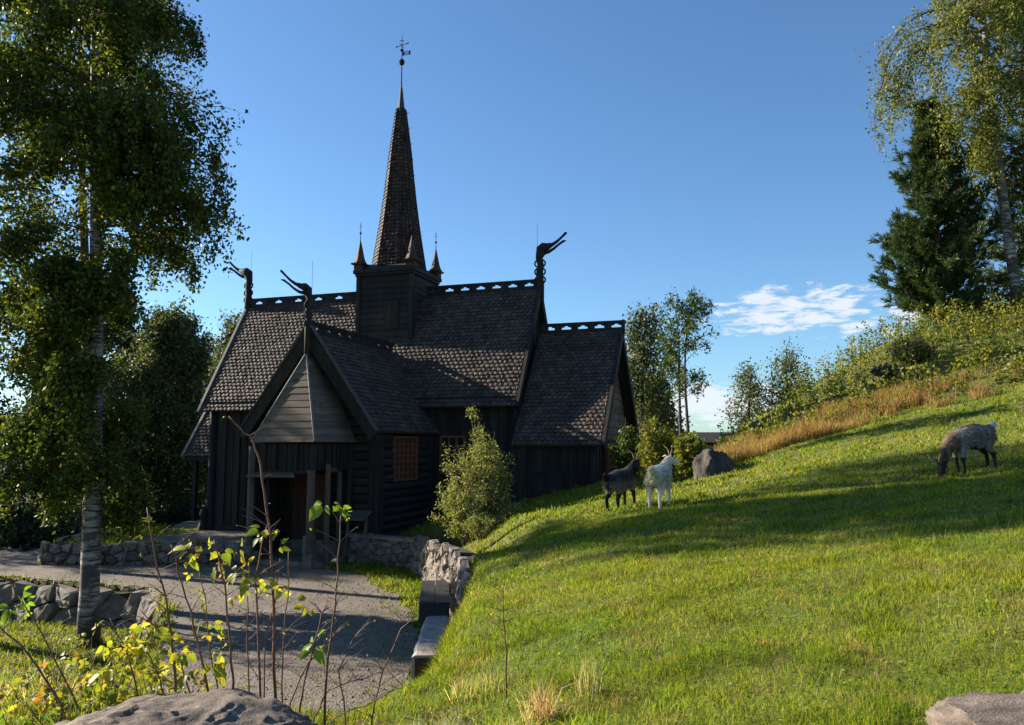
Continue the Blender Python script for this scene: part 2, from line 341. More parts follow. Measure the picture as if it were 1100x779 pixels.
def hgt(x, y):
    x = np.asarray(x, float); y = np.asarray(y, float)
    far = sm(14, 22, y)
    m = -1.52 + .13 * x + .005 * y + .15 * np.maximum(0, x - 4) * np.clip((y - 13) / 7, 0, 1.1)
    m = m - .12 * np.maximum(0, 2.5 - x) * far
    m = m + (.18 + .14 * sm(9, 13, x)) * sm(5.5, 9.5, x) * np.clip(y - 20.6 + .12 * (x - 10), 0, 6.5) - .12 * sm(34, 60, y) * np.maximum(0, x) * .6
    m = m - sm(25.5, 37, y) * (1 - sm(15, 24, x)) * np.maximum(0, m + 3.2)
    m = m + .045 * vnoise(x, y, .9, 1) + .026 * vnoise(x, y, 2.6, 2)
    m = np.where((x < -1) & (y < 9), np.maximum(m, -1.62), m)
    m = m - sm(27, 36, y) * (1 - sm(5, 11, x)) * (m + 3.4)
    low = -4.05 + .5 * sm(24, 40, y) + .9 * sm(33, 45, y) * (1 - sm(-14, -9, x)) + .05 * vnoise(x, y, .8, 3) + .25 * sm(12, 7, y) * 1.0
    low = low + sm(60, 200, y) * (-6)
    pz = -3.13 - .018 * (22 - y) + .012 * vnoise(x, y, 1.7, 4)
    dp = poly_sd(x, y, PATH); kp = sm(-.7 + .62 * sm(15, 18.5, y), .05, dp)
    h = low + (pz - low) * kp
    dt = poly_sd(x, y, TERR); tz = -2.6 - .05 * (y - 22) + .015 * vnoise(x, y, 1.9, 5)
    wT = np.where(y < 24, .10, 1.2); kt = np.clip((dt + wT) / wT, 0, 1); kt = kt * kt * (3 - 2 * kt)
    h = h + (np.maximum(tz, h) - h) * kt
    dm = poly_sd(x, y, MEAD)
    m = m - (.52 * sm(12.5, 14.5, y) + .12) * (1 - sm(0, 1.5, dm)) * (y < 24) * (x < 2)
    w = (.45 + .55 * (1 - sm(8.5, 11, y))) * (1 - sm(14.2, 14.8, y)) + .10 + 1.2 * (1 - sm(5, 7.5, y)) * (x < .5)
    km = np.clip((dm + w) / w, 0, 1); km = km * km * (3 - 2 * km)
    h = h + (m - h) * km
    return h


def H(x, y): return float(hgt(np.array([x]), np.array([y]))[0])


def is_path(x, y):
    n = .25 * vnoise(x, y, 2.2, 8)
    p = (poly_sd(x, y, PATH) + n > 0.10) & (poly_sd(x, y, MEAD) < -.9 + n - .6 * sm(15.5, 20, y) * (1 + n))
    p &= poly_sd(x, y, TERR) < -.35
    t = (poly_sd(x, y, TERR) + n > .45) & (x > -11.0)
    return p | t


def grid_axis(parts):
    out = []
    for a, b, s in parts: out.append(np.arange(a, b, s))
    return np.concatenate(out + [[parts[-1][1]]])


gx = grid_axis([(-900, -200, 70), (-200, -60, 14), (-60, -20, 1.2), (-20, -14, .3), (-14, 3, .13), (3, 18, .3), (18, 40, 1.0), (40, 200, 12), (200, 900, 70)])
gy = grid_axis([(-60, -6, 6), (-6, 1, .5), (1, 24, .13), (24, 40, .4), (40, 80, 2), (80, 300, 20), (300, 1800, 120)])
GX, GY = np.meshgrid(gx, gy); GZ = hgt(GX, GY)
nx, ny = len(gx), len(gy)
V = np.stack([GX, GY, GZ], -1).reshape(-1, 3)
ii, jj = np.meshgrid(np.arange(nx - 1), np.arange(ny - 1)); b0 = (jj * nx + ii).ravel()
F = np.stack([b0, b0 + 1, b0 + 1 + nx, b0 + nx], 1)
x, y = V[:, 0], V[:, 1]
q = vnoise(x, y, 1.1, 11) * .5 + .5; q2 = vnoise(x, y, 3.1, 12) * .5 + .5
q = q[:, None]; q2 = q2[:, None]
cg = np.array([.075, .105, .020]); cy = np.array([.14, .14, .030]); cb = np.array([.085, .060, .032])
T = cg * (1 - q) + cy * q; T = T * (1 - .5 * (q2 > .72)) + cb * .5 * (q2 > .72)
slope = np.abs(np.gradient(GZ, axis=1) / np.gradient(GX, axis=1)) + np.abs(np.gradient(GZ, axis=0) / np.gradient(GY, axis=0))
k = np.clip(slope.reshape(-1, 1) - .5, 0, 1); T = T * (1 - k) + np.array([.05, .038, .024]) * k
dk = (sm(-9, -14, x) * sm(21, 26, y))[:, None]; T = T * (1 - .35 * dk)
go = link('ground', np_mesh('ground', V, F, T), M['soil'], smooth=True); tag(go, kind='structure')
fc = V[F].mean(1); pm = is_path(fc[:, 0], fc[:, 1]) & (fc[:, 0] > -60) & (fc[:, 1] < 40)
Fp = F[pm]; used = np.unique(Fp); rm = np.zeros(len(V), int); rm[used] = np.arange(len(used))
Vp = V[used].copy(); Vp[:, 2] += .012
tag(link('gravel_path', np_mesh('gravel_path', Vp, rm[Fp]), M['gravel'], smooth=True), kind='structure')

# ------------------------------------------------------------------ the church
YAW = .3264; X0, Y0, ZB = .927, 27.5, -3.0
CH = root('stave_church', (X0, Y0, ZB), 'dark tarred wooden stave church with steep shingled roofs, dragon heads and slim spire', 'church', rz=-YAW)
SH = (0, 0, -ZB)


def cw(u, v, z=0):  # church frame (v towards the viewer) to world
    c, s = math.cos(YAW), math.sin(YAW); return (X0 + u * c - v * s, Y0 - u * s - v * c, z)


def part(mb, name, mat, parent=None, smooth=False):
    p = CH if parent is None else parent
    return mb.build(name, M[mat], p, smooth, SH)


rnd = random.Random(7)


def shingles(mb, O, A, D, Nn, rng_fn, slope, w=.175, exp=.152, seed=0, keep=None):
    """O top line origin; A along, D down the slope, Nn normal. rng_fn(d) -> (a0, a1)"""
    r = random.Random(seed); O, A, D, Nn = Vector(O), Vector(A), Vector(D), Vector(Nn)
    n = int(slope / exp); e = slope / n
    for i in range(n):
        d0 = i * e; a0, a1 = rng_fn(d0 + e * .5)
        if a1 - a0 < .03: continue
        m = max(1, round((a1 - a0) / w)); ww = (a1 - a0) / m; off = .5 * ww if i % 2 else 0
        edges = [a0] + [a0 + off + k * ww for k in range(0 if off else 1, m)] + [a1]
        for k in range(len(edges) - 1):
            x0, x1 = edges[k] + .010, edges[k + 1] - .010
            if x1 - x0 < .015: continue
            if keep and not keep(O + A * (x0 + x1) / 2 + D * (d0 + e)): continue
            up = r.uniform(.030, .050); L = e * 1.12 + r.uniform(-.014, .014); tip = min(.055, (x1 - x0) * .32); sk = r.uniform(-.008, .008)
            t0 = .004; tl, tr = up + r.uniform(-.012, .012) - .010, up + r.uniform(-.012, .012) - .010; tm = up + .009; xm = (x0 + x1) / 2
            def P(a, d, h): return O + A * a + D * d + Nn * h
            vs = [P(x0, d0, t0), P(xm, d0, t0 + .012), P(x1, d0, t0), P(x1 + sk, d0 + L - tip, tr), P(xm + sk, d0 + L, tm), P(x0 + sk, d0 + L - tip, tl)]
            lo = [P(x1 + sk, d0 + L - tip, tr - .022), P(xm + sk, d0 + L, tm - .024), P(x0 + sk, d0 + L - tip, tl - .022), P(x0, d0, -.01), P(x1, d0, -.01)]
            mb.add(vs + lo, [(0, 5, 4, 1), (1, 4, 3, 2), (3, 4, 7, 6), (4, 5, 8, 7), (5, 0, 9, 8), (2, 3, 6, 10)])


def gable_roof(name, u0, u1, zr, he, ze, vc=0, seed=0, w=.175, red=False, comb=True, holes=None):
    """ridge along u (local x) centred on local y = -vc"""
    rise = zr - ze; L = math.hypot(rise, he); part_o = None
    mb = MB(); th = .07
    for sgn in (-1, 1):   # local y direction: -1 is the side facing the viewer
        D = Vector((0, sgn * he / L, -rise / L)); Nn = Vector((0, sgn * rise / L, he / L))
        A = Vector((1, 0, 0)); O = Vector((u0, -vc, zr))
        # slab under the shingles
        a = [O, O + A * (u1 - u0), O + A * (u1 - u0) + D * L, O + D * L]
        mb.prism([p - Nn * th for p in a][::-1 if sgn > 0 else 1], Nn * (th - .002))
        shingles(mb, O, A, D, Nn, lambda d: (0.02, u1 - u0 - .02), L, w=w, seed=seed + sgn)
    return part(mb, name, 'shingle')


def barge(mb, u, zr, he, ze, thick=.10, depth=.22, proud=.03, side=1):
    """raking edge boards at a gable end of a roof whose ridge runs along u"""
    rise = zr - ze; L = math.hypot(rise, he)
    for sgn in (-1, 1):
        D = Vector((0, sgn * he / L, -rise / L)); Nn = Vector((0, sgn * rise / L, he / L))
        O = Vector((u, 0, zr)); a = O + Nn * (.07) - D * .03; b = O + D * (L + .06) + Nn * .07
        c = b - Nn * depth; d = O - Nn * (depth - .07) * 1.0 + Vector((0, 0, -.0))
        mb.prism([a, b, c, d], (side * thick, 0, 0))


# --- nave
NR, NH, NE, NL = 5.47, 2.526, 1.294, 11.94
m = (NR - NE) / NH
nroof = gable_roof('nave_roof', -NL, 0, NR, NH, NE, seed=1)
mb = MB(); barge(mb, 0, NR, NH, NE, side=1); part(mb, 'bargeboard', 'tar', nroof)
mb = MB(); barge(mb, -NL, NR, NH, NE, side=-1); part(mb, 'bargeboard', 'edge', nroof)


def comb(name, u0, u1, z, parent, y=0.0, pitch=.62, seed=0, axis='x'):
    """ridge board with a row of clover shaped openings"""
    mb = MB(); t = .05; n = max(1, int((u1 - u0) / pitch)); pc = (u1 - u0) / n
    def bx(a, b, z0, z1, tt=t):
        if axis == 'x': mb.box(a, b, y - tt, y + tt, z0, z1)
        else: mb.box(y - tt, y + tt, a, b, z0, z1)
    bx(u0, u1, z - .12, z + .10); bx(u0 - .02, u1 + .02, z + .245, z + .33, t + .012)
    for k in range(n):
        a = u0 + k * pc; c = a + pc / 2; w1, w2 = .17, .07
        bx(a, c - w1, z + .10, z + .245); bx(c + w1, a + pc, z + .10, z + .245)
        bx(c - w1 - .001, c - w1 + .05, z + .175, z + .245); bx(c + w1 - .05, c + w1 + .001, z + .175, z + .245)
        bx(c - w1 + .05, c - w2, z + .185, z + .245); bx(c + w2, c + w1 - .05, z + .185, z + .245)
        bx(c - w2, c + w2, z + .225, z + .245)
    mb2 = mb; o = part(mb2, name, 'tar', parent); return o


comb('ridge_board', -NL + .05, -6.55, NR, nroof, pitch=.78)
comb('ridge_board', -4.25, -.05, NR, nroof, pitch=.60)


def planks_v(mb, p0, p1, z0f, z1f, out, w=.24, t=.05, seed=0, skip=None):
    """vertical planks from p0 to p1 (local xy); z0f/z1f functions of fraction"""
    r = random.Random(seed); a = Vector((p0[0], p0[1], 0)); b = Vector((p1[0], p1[1], 0)); L = (b - a).length; d = (b - a) / L; o = Vector((out[0], out[1], 0))
    n = max(1, round(L / w)); e = L / n
    for k in range(n):
        s0, s1 = k * e + .004, (k + 1) * e - .004; f = (k + .5) / n; off = r.uniform(0, .022) + (.02 if k % 2 else 0)
        P = [a + d * s0 + o * off, a + d * s1 + o * off, a + d * s1 + o * (off - t), a + d * s0 + o * (off - t)]
        z0, z1a, z1b = z0f(f), z1f(s0 / L), z1f(s1 / L)
        vs = [Vector((p.x, p.y, z0)) for p in P] + [Vector((P[0].x, P[0].y, z1a)), Vector((P[1].x, P[1].y, z1b)), Vector((P[2].x, P[2].y, z1b)), Vector((P[3].x, P[3].y, z1a))]
        mb.add(vs, [(3, 2, 1, 0), (4, 5, 6, 7), (0, 1, 5, 4), (1, 2, 6, 5), (2, 3, 7, 6), (3, 0, 4, 7)])
        # groove batten
        c = a + d * s1
        if k < n - 1: mb.add([c + d * dx + o * (off * .5 + dz) + Vector((0, 0, z)) for z in (z0, z1b - .01) for dx, dz in ((-.02, 0), (.02, 0), (.02, .045), (-.02, .045))],
                             [(3, 2, 1, 0), (4, 5, 6, 7), (0, 1, 5, 4), (1, 2, 6, 5), (2, 3, 7, 6), (3, 0, 4, 7)])


def logs_h(mb, p0, p1, z0, z1, out, d=.24, seed=0, hole=None, lim=None):
    """horizontal round log courses; hole=(s0,s1,za,zb); lim(z)->(s0,s1)"""
    r = random.Random(seed); a = Vector((p0[0], p0[1], 0)); b = Vector((p1[0], p1[1], 0)); L = (b - a).length; dr = (b - a) / L; o = Vector((out[0], out[1], 0))
    n = max(1, round((z1 - z0) / d)); e = (z1 - z0) / n
    for k in range(n):
        z = z0 + (k + .5) * e; segs = [(0, L)]
        if lim: segs = [lim(z)]
        if hole and hole[2] < z + e * .4 and hole[3] > z - e * .4: segs = [(segs[0][0], hole[0]), (hole[1], segs[0][1])]
        for s0, s1 in segs:
            if s1 - s0 < .05: continue
            off = r.uniform(-.015, .02); rr = e * .53
            mb.tube([a + dr * s + o * (off + r.uniform(-.008, .008)) + Vector((0, 0, z)) for s in np.linspace(s0, s1, 4)], [rr * r.uniform(.94, 1.02) for _ in range(4)], 8)


# nave walls (front, back, gables)
NW, NB = 2.15, -3.1
mb = MB()
planks_v(mb, (-11.65, -NW), (-6.9, -NW), lambda f: NB, lambda f: 1.75, (0, -1), w=.30, seed=1)
planks_v(mb, (-3.05, -NW), (-.12, -NW), lambda f: NB + .2, lambda f: 1.75, (0, -1), w=.28, seed=2)
planks_v(mb, (-6.9, -NW), (-3.05, -NW), lambda f: NB, lambda f: 1.75, (0, -1), w=.4, seed=3)
planks_v(mb, (-11.65, NW), (-.12, NW), lambda f: NB, lambda f: 1.75, (0, 1), w=.3, seed=4)
zt = lambda f: NR - .25 - m * abs((f * 2 - 1) * NW)
planks_v(mb, (-.15, -NW), (-.15, NW), lambda f: NB, zt, (1, 0), w=.28, seed=5)
planks_v(mb, (-11.65, -NW), (-11.65, NW), lambda f: NB, zt, (-1, 0), w=.28, seed=6)
nw = part(mb, 'nave_wall', 'tar')
mb = MB()
for (u, v) in ((-11.62, NW + .02), (-.15, NW + .02), (-11.62, -NW), (-.15, -NW), (-3.02, NW + .02), (-9.2, NW + .03)):
    mb = MB(); mb.tube([(u, -v, NB), (u, -v, NB + .25), (u, -v, NB + .45), (u, -v, NB + .6), (u, -v, 1.6)], [.24, .25, .19, .155, .14], 10)
    part(mb, 'stave', 'tar', nw, True)
mb = MB(); mb.box(-11.8, 0, -NW - .10, -NW + .1, NB - .1, NB + .38); part(mb, 'sill_beam', 'tar', nw)
mb = MB(); mb.box(-11.9, -.05, -NH + .12, -NW + .05, 1.42, 1.62); part(mb, 'wall_plate', 'tar', nw)


def window(u0, u1, z0, z1, plane, axis, out, nx_=4, nz_=6, parent=None, glass='door', deep=.05):
    """lattice window lying in plane; axis 'x' (wall along u) or 'y' (wall along v)"""
    def bx(mb, a0, a1, b0, b1, d0, d1):
        d0, d1 = sorted((plane + out * d0, plane + out * d1))
        if axis == 'x': mb.box(a0, a1, d0, d1, b0, b1)
        else: mb.box(d0, d1, a0, a1, b0, b1)
    fr = MB(); t = .07
    bx(fr, u0 - t, u0, z0 - t, z1 + t, 0, .12); bx(fr, u1, u1 + t, z0 - t, z1 + t, 0, .12); bx(fr, u0, u1, z1, z1 + t, 0, .118); bx(fr, u0, u1, z0 - t, z0, 0, .118)
    w = part(fr, 'window', 'redwood', parent)
    mt = MB()
    for k in range(1, nx_):
        c = u0 + (u1 - u0) * k / nx_; bx(mt, c - .028, c + .028, z0, z1, .06, .10)
    for k in range(1, nz_):
        c = z0 + (z1 - z0) * k / nz_; bx(mt, u0, u1, c - .022, c + .022, .062, .094)
    part(mt, 'muntin_lattice', 'redwood', w) if parent is None else None
    pn = MB(); bx(pn, u0, u1, z0, z1, .02, deep)
    if parent is None: part(pn, 'pane', glass, w)
    return w


window(-2.60, -1.85, -.78, .30, -NW - .04, 'x', -1, 3, 4, glass='glass')

# --- transept towards the viewer
UT, TR, TW, TE, TV = -4.86, 3.27, 2.15, .443, 6.58
mt_ = (TR - TE) / TW


def cross_roof():
    mb = MB(); rise = TR - TE; L = math.hypot(rise, TW)
    for sgn in (-1, 1):
        D = Vector((sgn * TW / L, 0, -rise / L)); Nn = Vector((sgn * rise / L, 0, TW / L)); A = Vector((0, 1, 0)); O = Vector((UT, -TV, TR))
        def rg(d):
            z = TR - d * rise / L; v = (NR - z) / m - .05
            v = min(v, NW - .0) if z < NE + .2 else v
            return (.02, TV - v)
        Ltot = TV - 1.25
        low_v = NW + .02
        a = [O, O + A * (TV - 1.2), O + A * (TV - low_v) + D * L * .72, O + A * (TV - low_v) + D * L, O + D * L]
        mb.prism([p - Nn * .07 for p in a], Nn * .068)
        shingles(mb, O, A, D, Nn, rg, L, seed=20 + sgn)
    return part(mb, 'transept_roof', 'shingle')


troof = cross_roof()
mb = MB(); rise = TR - TE; L = math.hypot(rise, TW)
for sgn in (-1, 1):
    D = Vector((sgn * TW / L, 0, -rise / L)); Nn = Vector((sgn * rise / L, 0, TW / L)); O = Vector((UT, -TV, TR))
    a = O + Nn * .09 - D * .02; b = O + D * (L + .12) + Nn * .09; mb.prism([a, b, b - Nn * .34, O - Nn * .24], (0, -.10, 0))
tb = part(mb, 'bargeboard', 'tar', troof)
mb = MB()
for sgn in (-1, 1):
    D = Vector((sgn * TW / L, 0, -rise / L)); Nn = Vector((sgn * rise / L, 0, TW / L)); O = Vector((UT, -TV - .05, TR + .12))
    mb.beam(O + Nn * .10, O + D * (L + .14) + Nn * 0.0 + Nn * .0, .16, .035, up=Nn)
part(mb, 'barge_cap', 'darkgrey', troof)
comb('ridge_board', -TV + .1, -1.5, TR, troof, y=UT, pitch=.62, axis='y')
TWW, TVW = 1.81, 5.9
mb = MB()
uR, uL = UT + TWW, UT - TWW
logs_h(mb, (uR, -TVW), (uR, -NW), -2.65, .62, (1, 0), seed=3, hole=(.93, 2.48, -1.0, .30))
logs_h(mb, (uL, -TVW), (uL, -NW), -2.9, .62, (-1, 0), seed=4)
logs_h(mb, (uL, -TVW), (uR, -TVW), -2.75, TR - .3, (0, -1), seed=5, lim=lambda z: (0, 2 * TWW) if z < .6 else (max(0, (z - .55) / mt_), 2 * TWW - max(0, (z - .55) / mt_)))
# projecting log ends at the corners
for k in range(14):
    z = -2.62 + k * .235
    mb.box(uR - .02, uR + .02, -TVW - .22 - .03 * (k % 2), -TVW, z - .09, z + .09)
    mb.box(uL - .28, uL, -TVW - .10, -TVW + .10, z - .10, z + .10)
tw = part(mb, 'transept_wall', 'tar_h')
mb = MB()
mb.box(uR - .13, uR + .19, -TVW - .16, -TVW + .16, -2.75, .62); part(mb, 'corner_post', 'tar', tw); mb = MB(); mb.box(uR - .1, uR + .18, -NW - .35, -NW - .07, -2.6, .6)
part(mb, 'corner_post', 'tar', tw)
mb = MB(); mb.box(uL + .1, uR - .1, -TVW - .25, -NW, -3.3, -2.62); part(mb, 'stone_footing', 'stone', tw)
window(-4.92, -3.48, -.93, .26, uR + .02, 'y', 1, 5, 7)

# --- chancel
CR, CWD, CE, CU = 3.88, 3.08, .066, 2.83
croof = gable_roof('chancel_roof', .03, CU, CR, CWD, CE, seed=9)
mb = MB(); barge(mb, CU, CR, CWD, CE, side=1, thick=.10, depth=.26); part(mb, 'bargeboard', 'tar', croof)
comb('ridge_board', .12, CU + .16, CR, croof, pitch=.52)
mb = MB(); CW2, CUW = 2.78, 2.52; mc = (CR - CE) / CWD
planks_v(mb, (-.1, -CW2), (CUW, -CW2), lambda f: -2.4 + f * .8, lambda f: .3, (0, -1), w=.26, seed=11)
cwall = part(mb, 'chancel_wall', 'tar')
mb = MB(); planks_v(mb, (-.1, CW2), (CUW, CW2), lambda f: -2.6, lambda f: .3, (0, 1), w=.26, seed=12); part(mb, 'rear_wall', 'tar', cwall)
mb = MB(); planks_v(mb, (CUW, -CW2), (CUW, CW2), lambda f: -2.4, lambda f: .18, (1, 0), w=.22, seed=13); part(mb, 'gable_boards', 'tar', cwall)
mb = MB()
nb = 14
for k in range(nb):
    z0 = .18 + k * .24; z1 = z0 + .235; hw0 = (CR - .22 - z0) / mc; hw1 = (CR - .22 - z1) / mc
    if hw1 < .05: break
    mb.prism([(CUW + .03, -hw0, z0), (CUW + .03, hw0, z0), (CUW + .01, hw1, z1), (CUW + .01, -hw1, z1)], (-.05, 0, 0))
part(mb, 'gable_cladding', 'greywood', cwall)
mb = MB()
for s in (-1, 1): mb = MB(); mb.tube([(CUW, s * CW2, -2.4), (CUW, s * CW2, .2)], .15, 10); part(mb, 'stave', 'tar', cwall, True)
mb = MB(); mb.box(CUW + .02, CUW + .12, -CW2, CW2, .06, .24); part(mb, 'gable_beam', 'tar', cwall)
mb = MB(); mb.box(0, CUW, -CW2 - .08, -CW2 + .05, -.02, .16); part(mb, 'wall_plate', 'tar', cwall)
window(-1.35, .10, -1.05, .0, CUW + .04, 'y', 1, 4, 5)
mb = MB(); mb.box(.75, 1.55, -CW2 - .085, -CW2 - .02, -1.95, -.78); hatch = part(mb, 'hatch', 'tar')
mb = MB(); mb.box(.70, 1.60, -CW2 - .12, -CW2 - .05, -.78, -.72); mb.box(.70, .75, -CW2 - .12, -CW2 - .05, -2.0, -.78); mb.box(1.55, 1.60, -CW2 - .12, -CW2 - .05, -2.0, -.78); part(mb, 'frame', 'tar', hatch)

# --- west porch (left end)
WU, WR, WH, WE = -13.32, 2.05, 1.65, -.33
wroof = gable_roof('west_porch_roof', WU, -11.8, WR, WH, WE, seed=15)
mb = MB(); barge(mb, WU, WR, WH, WE, side=-1, depth=.2); part(mb, 'bargeboard', 'edge', wroof)
mb = MB(); mb.box(WU, -11.75, -1.62, -1.5, -.50, -.36); planks_v(mb, (-13.05, 1.35), (-11.7, 1.35), lambda f: -3, lambda f: -.1, (0, 1), w=.25)
planks_v(mb, (-13.05, -.4), (-13.05, 1.35), lambda f: -3, lambda f: -.1, (-1, 0), w=.25)
ww = part(mb, 'west_porch_wall', 'tar')
mb = MB(); mb.box(-13.1, -12.95, -1.42, -1.27, -2.75, -.4); mb.box(-11.95, -11.8, -1.42, -1.27, -2.75, -.4); part(mb, 'porch_post', 'tar', ww)
mb = MB(); mb.box(-12.6, -11.86, -.35, -.25, -2.75, -.5); wd = part(mb, 'west_door', 'door')
mb = MB()
mb.box(-13.1, -11.75, -1.9, .3, -3.2, -2.72)
mb.box(-13.15, -11.9, -2.25, -1.9, -3.2, -2.80); mb.box(-13.2, -11.95, -2.6, -2.25, -3.2, -2.90); mb.box(-13.3, -12.0, -2.95, -2.6, -3.2, -2.98)
part(mb, 'stone_steps', 'stone')
mb = MB(); mb.tube([(-11.75, -2.35, -3.1), (-11.75, -2.35, -2.9), (-11.75, -2.35, -2.7), (-11.75, -2.35, -2.5), (-11.75, -2.35, -2.4), (-11.75, -2.35, -2.2), (-11.75, -2.35, -2.15)], [.2, .22, .17, .10, .16, .13, .03], 10)
part(mb, 'carved_newel', 'tar', None, True)

# --- crossing tower and spire
TU, TS = -5.40, 1.05
mb = MB(); zb, zt2 = 3.2, 6.10
for (p0, p1, o_) in (((TU - TS, -TS), (TU + TS, -TS), (0, -1)), ((TU + TS, -TS), (TU + TS, TS), (1, 0)), ((TU - TS, TS), (TU + TS, TS), (0, 1)), ((TU - TS, -TS), (TU - TS, TS), (-1, 0))):
    a, b = Vector((*p0, 0)), Vector((*p1, 0)); d = (b - a).normalized(); n = 13; h = (zt2 - zb) / n; o = Vector((*o_, 0))
    for k in range(n):
        z0 = zb + k * h; mb.prism([a + o * .03 + Vector((0, 0, z0)), b + o * .03 + Vector((0, 0, z0)), b + o * .012 + Vector((0, 0, z0 + h - .006)), a + o * .012 + Vector((0, 0, z0 + h - .006))], -o * .06)
tower = part(mb, 'tower', 'tar')
mb = MB()
for sx in (-1, 1):
    for sy in (-1, 1): mb = MB(); mb.box(TU + sx * TS - .07, TU + sx * TS + .07, sy * TS - .07, sy * TS + .07, zb, zt2 + .02); part(mb, 'corner_board', 'tar', tower)
mb = MB(); mb.box(TU + .0, TU + .55, -TS - .055, -TS - .02, 4.15, 5.15); part(mb, 'shutter', 'tar', tower)
mb = MB()
mb.box(TU - TS - .10, TU + TS + .10, -TS - .10, TS + .10, zt2, zt2 + .10); mb.box(TU - TS - .16, TU + TS + .16, -TS - .16, TS + .16, zt2 + .10, zt2 + .22)
# low skirt roof
q0 = [(TU - TS - .16, -TS - .16), (TU + TS + .16, -TS - .16), (TU + TS + .16, TS + .16), (TU - TS - .16, TS + .16)]; q1 = [(TU - .8, -.8), (TU + .8, -.8), (TU + .8, .8), (TU - .8, .8)]
mb.add([(*p, zt2 + .222) for p in q0] + [(*p, zt2 + .50) for p in q1], [(0, 1, 5, 4), (1, 2, 6, 5), (2, 3, 7, 6), (3, 0, 4, 7), (4, 5, 6, 7)])
part(mb, 'cornice', 'tar', tower)
# octagonal spire
SB, SA, SRR = 6.52, 13.62, .98
mb = MB(); nside = 8
def spr(z):
    t = (z - SB) / (SA - SB); return SRR * (1 - t) + .035 * t - .05 * math.sin(math.pi * min(1, t * 1.6)) * (t < .62)
for k in range(nside):
    a0 = 2 * math.pi * (k + .5) / nside; a1 = 2 * math.pi * (k + 1.5) / nside
    nz_ = 44
    core = .97
    mb.add([(TU + math.cos(a) * r_ * core, math.sin(a) * r_ * core, z) for (a, r_, z) in ((a0, SRR, SB), (a1, SRR, SB), (a1, .035, SA - .9), (a0, .035, SA - .9))], [(0, 1, 2, 3)])
    rr = random.Random(k)
    for i in range(nz_):
        z0 = SB + (SA - .95 - SB) * i / nz_; z1 = SB + (SA - .95 - SB) * (i + 1.2) / nz_
        r0, r1 = spr(z0), spr(z1); wid = 2 * r0 * math.sin(math.pi / nside); mcount = max(1, round(wid / .15))
        for j in range(mcount):
            f0, f1 = j / mcount + .02, (j + 1) / mcount - .02
            def PP(f, r_, z, h): 
                x_ = math.cos(a0) * (1 - f) + math.cos(a1) * f; y_ = math.sin(a0) * (1 - f) + math.sin(a1) * f
                am = (a0 + a1) / 2; return (TU + x_ * r_ + math.cos(am) * h, y_ * r_ + math.sin(am) * h, z)
            h = rr.uniform(.025, .045); fm = (f0 + f1) / 2
            mb.add([PP(f0, r1, z1, 0), PP(f1, r1, z1, 0), PP(f1, r0, z0 + .04, h), PP(fm, r0, z0, h), PP(f0, r0, z0 + .04, h), PP(f0, r0, z0 + .04, 0), PP(fm, r0, z0, 0), PP(f1, r0, z0 + .04, 0)],
                   [(0, 1, 2, 3, 4), (4, 3, 6, 5), (3, 2, 7, 6)])
spire = part(mb, 'spire', 'shingle_red')
for k in range(nside):
    mb = MB(); a0 = 2 * math.pi * (k + .5) / nside
    mb.tube([(TU + math.cos(a0) * (spr(z) + .015), math.sin(a0) * (spr(z) + .015), z) for z in np.linspace(SB, SA - .95, 8)], .032, 5)
    part(mb, 'hip_batten', 'tar', spire)
mb = MB(); mb.tube([(TU, 0, SA - .96), (TU, 0, SA - .2), (TU, 0, SA)], [.150, .060, .03], 8); part(mb, 'lead_cap', 'lead', spire)
mb = MB()
for k in range(9):
    mb = MB(); z = SB + 1.0 + k * .62; r_ = spr(z) + .02; mb.tube([(TU + r_ * .95, -r_ * .1, z), (TU + r_ + .10, -r_ * .1, z), (TU + r_ + .10, -r_ * .1, z + .05)], .012, 5)
    part(mb, 'climbing_hook', 'iron', spire)
mb = MB(); zz = SA - .1
mb.tube([(TU, 0, zz), (TU, 0, 15.62)], [.028, .012], 6)
mb.tube([(TU, 0, 14.42), (TU, 0, 14.45), (TU, 0, 14.55), (TU, 0, 14.64), (TU, 0, 14.67)], [.02, .08, .115, .08, .02], 12)
mb.tube([(TU, 0, 14.98), (TU, 0, 15.02), (TU, 0, 15.06)], [.05, .075, .05], 8)
vane = part(mb, 'finial', 'iron')
mb = MB(); mb.tube([(TU - .23, 0, 15.18), (TU + .25, 0, 15.26)], .012, 5); mb.tube([(TU - .10, 0, 15.42), (TU + .10, 0, 15.38)], .012, 5)
mb.tube([(TU - .23, 0, 15.14), (TU - .23, 0, 15.22)], .018, 5); mb.tube([(TU + .25, 0, 15.22), (TU + .25, 0, 15.30)], .018, 5); mb.tube([(TU, -.2, 15.2), (TU, .2, 15.2)], .012, 5)
part(mb, 'compass_arms', 'iron', vane)
mb = MB(); mb.box(TU + .03, TU + .36, -.008, .008, 14.93, 14.95); mb.box(TU + .03, TU + .36, -.008, .008, 14.80, 14.82); mb.box(TU + .03, TU + .10, -.009, .009, 14.80, 14.95); mb.box(TU + .30, TU + .36, -.009, .009, 14.80, 14.95); mb.box(TU + .10, TU + .30, -.007, .007, 14.86, 14.885); part(mb, 'vane_flag', 'iron', vane)
